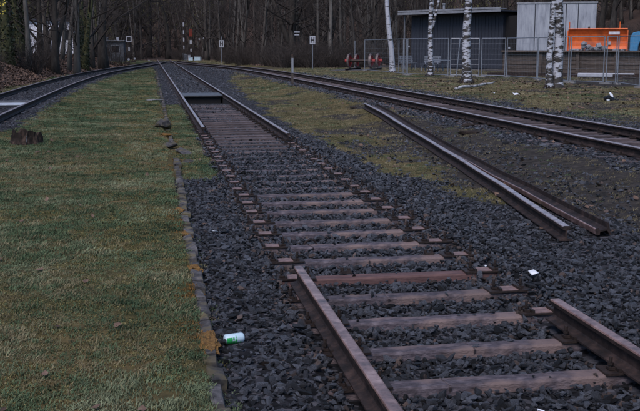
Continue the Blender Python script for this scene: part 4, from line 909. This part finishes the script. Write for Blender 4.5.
# white beam on the ground
pw = empty('white_beam', (19.6, 46.9, .36), math.atan2(-1.1, 2.2), 'long white beam lying on the ground behind the fence, right of the double birch', 'beam')
for a_, b_2, w_ in ((0, 2.4, .17),): pass
MB().box((1.35, 0, 0), (2.75, .2, .2)).build('beam_body', M['signwhite'], pw); bevel(pw.children[0], .03)
MB().box((.6, 0, -.14), (.15, .4, .08)).build('bearer', M['timber'], pw); MB().box((2.1, 0, -.14), (.15, .4, .08)).build('bearer', M['timber'], pw)
# benches inside the fence
def bench(x, y, rz, label, back=True):
    t = empty('bench', (x, y, .2), rz, label, 'bench')
    for k in range(3): MB().box((0, -.14+k*.14, .45), (1.3, .12, .035)).build('seat_slat', M['galv'], t)
    for s_ in (-.5, .5):
        MB().bar((s_, -.2, 0), (s_, -.12, .43), .05).build('leg', M['galv'], t); MB().bar((s_, .22, 0), (s_, .12, .43), .05).build('leg', M['galv'], t)
        if back: MB().bar((s_, .2, .43), (s_, .32, .95), .05).build('back_post', M['galv'], t)
    if back:
        for k in range(3): MB().box((0, .25+k*.035, .60+k*.15), (1.3, .03, .12)).build('back_slat', M['galv'], t)
bench(16.0, 66.6, .5, 'pale bench just right of the leaning birch behind the fence'); bench(16.2, 62.0, -.9, 'grey bench with slatted back beside the forked birch behind the fence')
tb = empty('garden_table', (16.2, 60.2, .2), .3, 'low pale table in front of the grey bench behind the fence', 'table'); MB().box((0, 0, .72), (1.5, .7, .05)).build('tabletop', M['galv'], tb)
for sx in (-.6, .6):
    for sy in (-.25, .25): MB().bar((sx, sy, 0), (sx*.8, sy, .69), .05).build('leg', M['galv'], tb)
# wheelsets on short rails
def wheel_mesh():
    b = MB(); n_ = 28; prof = [(.0, .06), (.075, .07), (.075, .17), (.02, .19), (.02, .36), (.07, .39), (.07, .455), (.0, .465), (-.03, .49), (-.06, .49), (-.06, .39), (-.02, .36), (-.02, .19), (-.05, .17), (-.05, .07)]
    vs = [(a, r*math.cos(6.283*k/n_), r*math.sin(6.283*k/n_)) for a, r in prof for k in range(n_)]; m_ = len(prof)
    fs = [(i*n_+k, ((i+1) % m_)*n_+k, ((i+1) % m_)*n_+(k+1) % n_, i*n_+(k+1) % n_) for i in range(m_) for k in range(n_)]; mi = []
    b.v = vs; b.f = fs; b.m = [1 if 5 <= i <= 9 else 0 for i in range(m_) for k in range(n_)]
    return fixnorm(b.mesh('wheel', [M['red'], M['tread']], False))
WM = wheel_mesh()
def wheelset(x, y, z, rz, label):
    t = empty('wheelset', (x, y, z), rz, label, 'wheelset', 'red wheelsets'); b = MB(); b.tube([(-1.0, 0, .49), (-.95, 0, .49), (-.8, 0, .49), (0, 0, .49), (.8, 0, .49), (.95, 0, .49), (1.0, 0, .49)], [.06, .09, .1, .085, .1, .09, .06], 14); b.build('axle', M['bolt'], t)
    for s_ in (-1, 1):
        o = inst('wheel', WM, t, (s_*.75, 0, .49)); o.scale = (s_, 1, 1)
        MB().cyl((s_*.86, 0, .49), (s_*1.04, 0, .49), .12, 12).build('axle_box', M['red'], t)
WR = -.49; wx, wy, wz = 12.38, 65.0, .33
wheelset(wx-.28, wy-.5, wz+.02, WR, 'red spoked-off wheelset on short rails, nearer of the two behind the right track')
wheelset(wx+.58, wy+1.1, wz+.02, WR, 'red wheelset on short rails, farther of the two behind the right track')
for s_ in (-.75, .75):
    a = Vector((wx+.15+s_*math.cos(WR), wy+.3+s_*math.sin(WR), wz-.12)); dv = Vector((math.sin(-WR), math.cos(WR), 0)); 
    rail([a-dv*1.9, a, a+dv*1.9], 'short %s piece of rail carrying the red wheelsets' % ('left-hand' if s_ < 0 else 'right-hand')); 
MB()
lone_post(colx(355, 69), 69, 0, 2.0, 'thin steel post rising behind the left wheels of the red wheelsets')
bpst = bpy.data.objects.get('fence_post.003'); 
mound = rock('gravel_heap', wx+.2, wy+.2, .1, 2.6, 2.3, .16, 0, M['fine'], 'low gravel bed under the red wheelsets', 'gravel bed', 77, n=60)
# signs
def board_sign(x, y, z0, zc, w_, h_, label, letter=True, pole_up=False):
    t = empty('sign', (x, y, z0), -.16, label, 'sign'); MB().cyl((0, .03, 0), (0, .03, zc-z0+(h_*.9 if pole_up else 0)), .035, 8).build('pole', M['galv'], t)
    MB().box((0, 0, zc-z0), (w_, .03, h_)).build('board', M['signblack'], t); b = MB(); e = .05*w_/.5
    z_ = zc-z0; yy = -.0185
    # white field with a black H standing on it
    b.box((0, yy, z_), (w_*.88, .006, h_*.9)); b.build('white_field', M['signwhite'], t)
    b = MB(); 
    for s_ in (-1, 1): b.box((s_*w_*.22, yy-.005, z_), (w_*.16, .005, h_*.62))
    b.box((0, yy-.005, z_), (w_*.28-.0, .005, h_*.13)); b.build('letter', M['signblack'], t)
board_sign(10.1, 71.9, .15, 2.25, .46, .66, 'white board with black H on a pole, left of the red wheelsets')
board_sign(5.45, 100, .1, 2.05, .52, .80, 'white board with black H on a pole beside the far bend, left of the wood', pole_up=True)
t = empty('marker_sign', (7.3, 78, .2), -.1, 'small pale two-bar marker plate on a dark pole left of the nearer H board', 'sign'); MB().cyl((0, .03, 0), (0, .03, 2.7), .025, 6).build('pole', M['bolt'], t); MB().box((0, 0, 2.72), (.45, .03, .1)).build('upper_bar', M['signwhite'], t); MB().box((0, 0, 2.5), (.38, .03, .07)).build('lower_bar', M['signwhite'], t)
t.location.x = colx(297, 78)
t = empty('marker_post', (4.15, 41.3, .13), 0, 'short brown marker post with a white face between the middle and right tracks', 'post'); MB().box((0, 0, .62), (.085, .085, 1.26)).build('post_body', M['timber'], t); MB().box((-.0, -.05, .86), (.085, .012, .62)).build('white_face', M['roofedge'], t); MB().box((0, 0, 1.29), (.10, .10, .09), top=.6).build('cap', M['stump'], t)
# striped mast and signals
t = empty('barrier_mast', (colx(184, 132), 132, .0), 0, 'tall red and white striped upright barrier mast beyond the tracks', 'mast')
for k in range(9):
    MB().cyl((0, 0, .9+k*.5), (0, 0, 1.4+k*.5), .09, 8).build('band', M['signwhite'] if k % 2 else M['bolt'], t)
MB().box((0, 0, .45), (.4, .35, .9)).build('foot_box', M['hutgrey'], t)
t = empty('railway_signal', (colx(191, 130), 130, .0), 0, 'signal post with dark red board right of the striped mast', 'signal'); MB().cyl((0, 0, 0), (0, 0, 4.2), .06, 8).build('post', M['bolt'], t); MB().box((0, -.1, 3.55), (.42, .06, .95)).build('red_board', M['lampred'], t); MB().box((0, -.1, 2.35), (.3, .06, .5)).build('white_board', M['signwhite'], t); MB().box((0, -.1, 1.3), (.18, .06, .4)).build('lower_board', M['signwhite'], t)
t = empty('railway_signal', (colx(201, 131), 131, .0), 0, 'smaller signal post with two pale lamps, right of the dark red board', 'signal'); MB().cyl((0, 0, 0), (0, 0, 3.0), .05, 8).build('post', M['bolt'], t); MB().box((0, 0, 2.7), (.9, .05, .06)).build('arm', M['bolt'], t); MB().cyl((-.2, -.12, 2.75), (-.2, .05, 2.75), .11, 10).build('lamp', M['signwhite'], t); MB().box((.3, -.05, 2.8), (.1, .04, .3), ry=.4).build('lamp_flag', M['signwhite'], t)
for (px, Y, w_, h_, m_, lab) in ((185.5, 129, .35, .75, 'hutgrey', 'narrow grey relay box at the foot of the striped mast'), (189, 128, .3, .7, 'signwhite', 'small white relay box right of the striped mast'), (190.5, 127, .5, .45, 'canwhite', 'low pale blue box at the foot of the signals'), (197, 128, .75, .5, 'canwhite', 'wide low pale blue box right of the signals'), (200.5, 129, .3, .4, 'hutgrey', 'small grey box at the right end of the low boxes')):
    X_ = colx(px, Y); t = empty('relay_box', (X_, Y, gz1(X_, Y)-.02), 0, lab, 'box'); MB().box((0, 0, h_/2), (w_, .35, h_)).build('case', M[m_], t); MB().box((0, 0, h_+.02), (w_+.06, .42, .04)).build('lid', M['roofedge'], t)
# hut
hx = colx(107.5, 118); t = empty('signal_hut', (hx, 118, .0), -.1, 'small blue-grey hut with a dark window left of where the tracks meet', 'hut')
t.location.x = colx(115, 118)
MB().box((0, .8, 1.2), (2.0, 1.8, 2.4)).build('wall', M['hutgrey'], t); MB().box((0, .75, 2.45), (2.3, 2.2, .12)).build('roof', M['roofedge'], t); MB().box((.05, -.115, 1.45), (1.0, .03, .95)).build('window_frame', M['roofedge'], t); MB().box((.05, -.135, 1.45), (.86, .02, .8)).build('pane', M['glass'], t)
MB().box((.3, .3, 2.68), (.28, .3, .34)).build('vent', M['signwhite'], t)
t2 = empty('lattice_post', (colx(107, 119), 119, 0), 0, 'pale upright mast standing at the left corner of the hut', 'post'); MB().box((0, 0, 1.4), (.35, .3, 2.8)).build('post_body', M['hutgrey'], t2); MB().box((0, 0, 2.83), (.4, .35, .06)).build('cap', M['roofedge'], t2)
X_ = colx(129, 112); t = empty('square_sign', (X_, 112, .05), 0, 'square black board with white frame right of the hut', 'sign'); MB().cyl((.0, .04, 0), (.0, .04, 2.9), .04, 8).build('pole', M['bolt'], t); MB().box((0, 0, 2.55), (.62, .03, .62)).build('white_frame', M['signwhite'], t); MB().box((0, -.02, 2.55), (.40, .02, .40)).build('black_centre', M['signblack'], t); MB().box((0, 0, 1.45), (.16, .04, .45)).build('white_plate', M['signwhite'], t)
def lever(px, Y, s, label):
    X_ = colx(px, Y); t = empty('switch_lever', (X_, Y, gz1(X_, Y)), .2, label, 'lever'); t.scale = (s, s, s)
    MB().box((0, 0, .12), (.7, .4, .25), top=.8).build('base', M['bolt'], t); MB().cyl((-.1, 0, .2), (-.25, 0, 1.15), .05, 8).build('lever_arm', M['bolt'], t); MB().cyl((.2, 0, .55), (.2, .1, .55), .13, 12).build('counterweight', M['signwhite'], t); MB().bar((.2, .05, .3), (.2, .05, .9), .06).build('lamp_post', M['bolt'], t)
    MB().box((-.26, 0, 1.2), (.14, .14, .14)).build('grip', M['bolt'], t)
lever(147.5, 104, .62, 'switch lever with white counterweight where the left track joins'); lever(126.5, 100, .9, 'dark switch lever standing on the grass in front of the square sign'); lever(133, 112, .8, 'dark switch lever right of the square sign, farthest of the levers')
# pale cabin behind the bank
cz = gz1(colx(51, 86), 86)-.1
hb = empty('cabin', (colx(51, 86), 86, cz), -.12, 'pale blue-white cabin wall glimpsed between the trunks on the left bank', 'cabin')
MB().box((0, 1.5, 1.45), (4.0, 3, 3.0)).build('wall', M['housewall'], hb); b = MB(); b.box((0, 1.5, 3.02), (4.5, 3.6, .14)); b.build('roof', M['slate'], hb)
for k in range(5): MB().box((-1.95+k*.975, -.012, 1.45), (.06, .03, 2.9)).build('batten', M['housewall'], hb)
for x_ in (-.35, 1.45): o = MB().box((x_, -.02, 1.75), (.6, .06, .8)).build('window', M['roofedge'], hb); MB().box((x_, -.055, 1.75), (.5, .02, .7)).build('pane', M['glass'], o)
MB().box((-.35, -.03, .8), (.8, .03, 1.6)).build('door', M['slate'], hb)
# birch log
lg = empty('birch_log', (9.0, 33.9, gz1(9.0, 33.9)+.06), math.atan2(2.7, 2.6), 'thin white birch branch lying on the ground in front of the stout birch', 'log')
MB().tube([(0, 0, .02), (.7, .05, .07), (1.5, -.03, .06), (2.4, .05, .1), (3.1, .0, .12), (3.6, .08, .16)], [.05, .055, .05, .045, .03, .02], 8, jit=.1).build('stem', M['logbark'], lg, True)
MB().tube([(2.4, .05, .1), (2.9, .3, .2), (3.3, .4, .25)], [.02, .015, .005], 5).tube([(.1, 0, .03), (0, -.2, .25)], [.02, .008], 5).build('side_twig', M['stump'], lg)
# black bag of litter
bg = empty('rubbish_bag', (11.35, 26.7, .2), .3, 'torn black bag with white litter on the grass near the right edge', 'litter')
for i, (dx, dy, s_) in enumerate(((0, 0, .13), (.17, .02, .09), (.3, -.05, .06))):
    bm = bmesh.new(); bmesh.ops.create_icosphere(bm, subdivisions=3, radius=s_)
    for v in bm.verts: v.co += v.co*(.45*mnoise.noise(v.co*11+Vector((i*3, 0, 0)))); v.co.z *= .8
    me_ = bpy.data.meshes.new('bag'); bm.to_mesh(me_); bm.free(); me_.materials.append(M['black_bag']); inst('bag_lump', me_, bg, (dx, dy, s_*.6))
MB().add([(-.02, -.1, .16), (.06, -.12, .14), (.1, -.06, .2), (.03, -.02, .28), (-.03, -.04, .26)], [(0, 1, 2, 3, 4)]).box((-.1, -.1, .05), (.08, .06, .06), rz=.4, jit=.01).build('white_wrapper', M['paper'], bg)
# a few dark clods on the dry strip
for i, (x, y, s_, lab) in enumerate(((4.0, 17.4, .13, 'dark clod of earth right of the loose rails on the dry grass strip'), (3.75, 22.6, .1, 'dark clod near the far end of the loose rails'), (3.6, 26.0, .08, 'small dark clod left of the far end of the loose rails'), (4.4, 18.6, .09, 'second dark clod on the strip, just beyond the largest one'))):
    rock('earth_clod', x, y, gz1(x, y)+.02, s_*1.6, s_, s_*.5, i, M['stump'], lab, 'clod', 90+i)
print('trees', ntree)
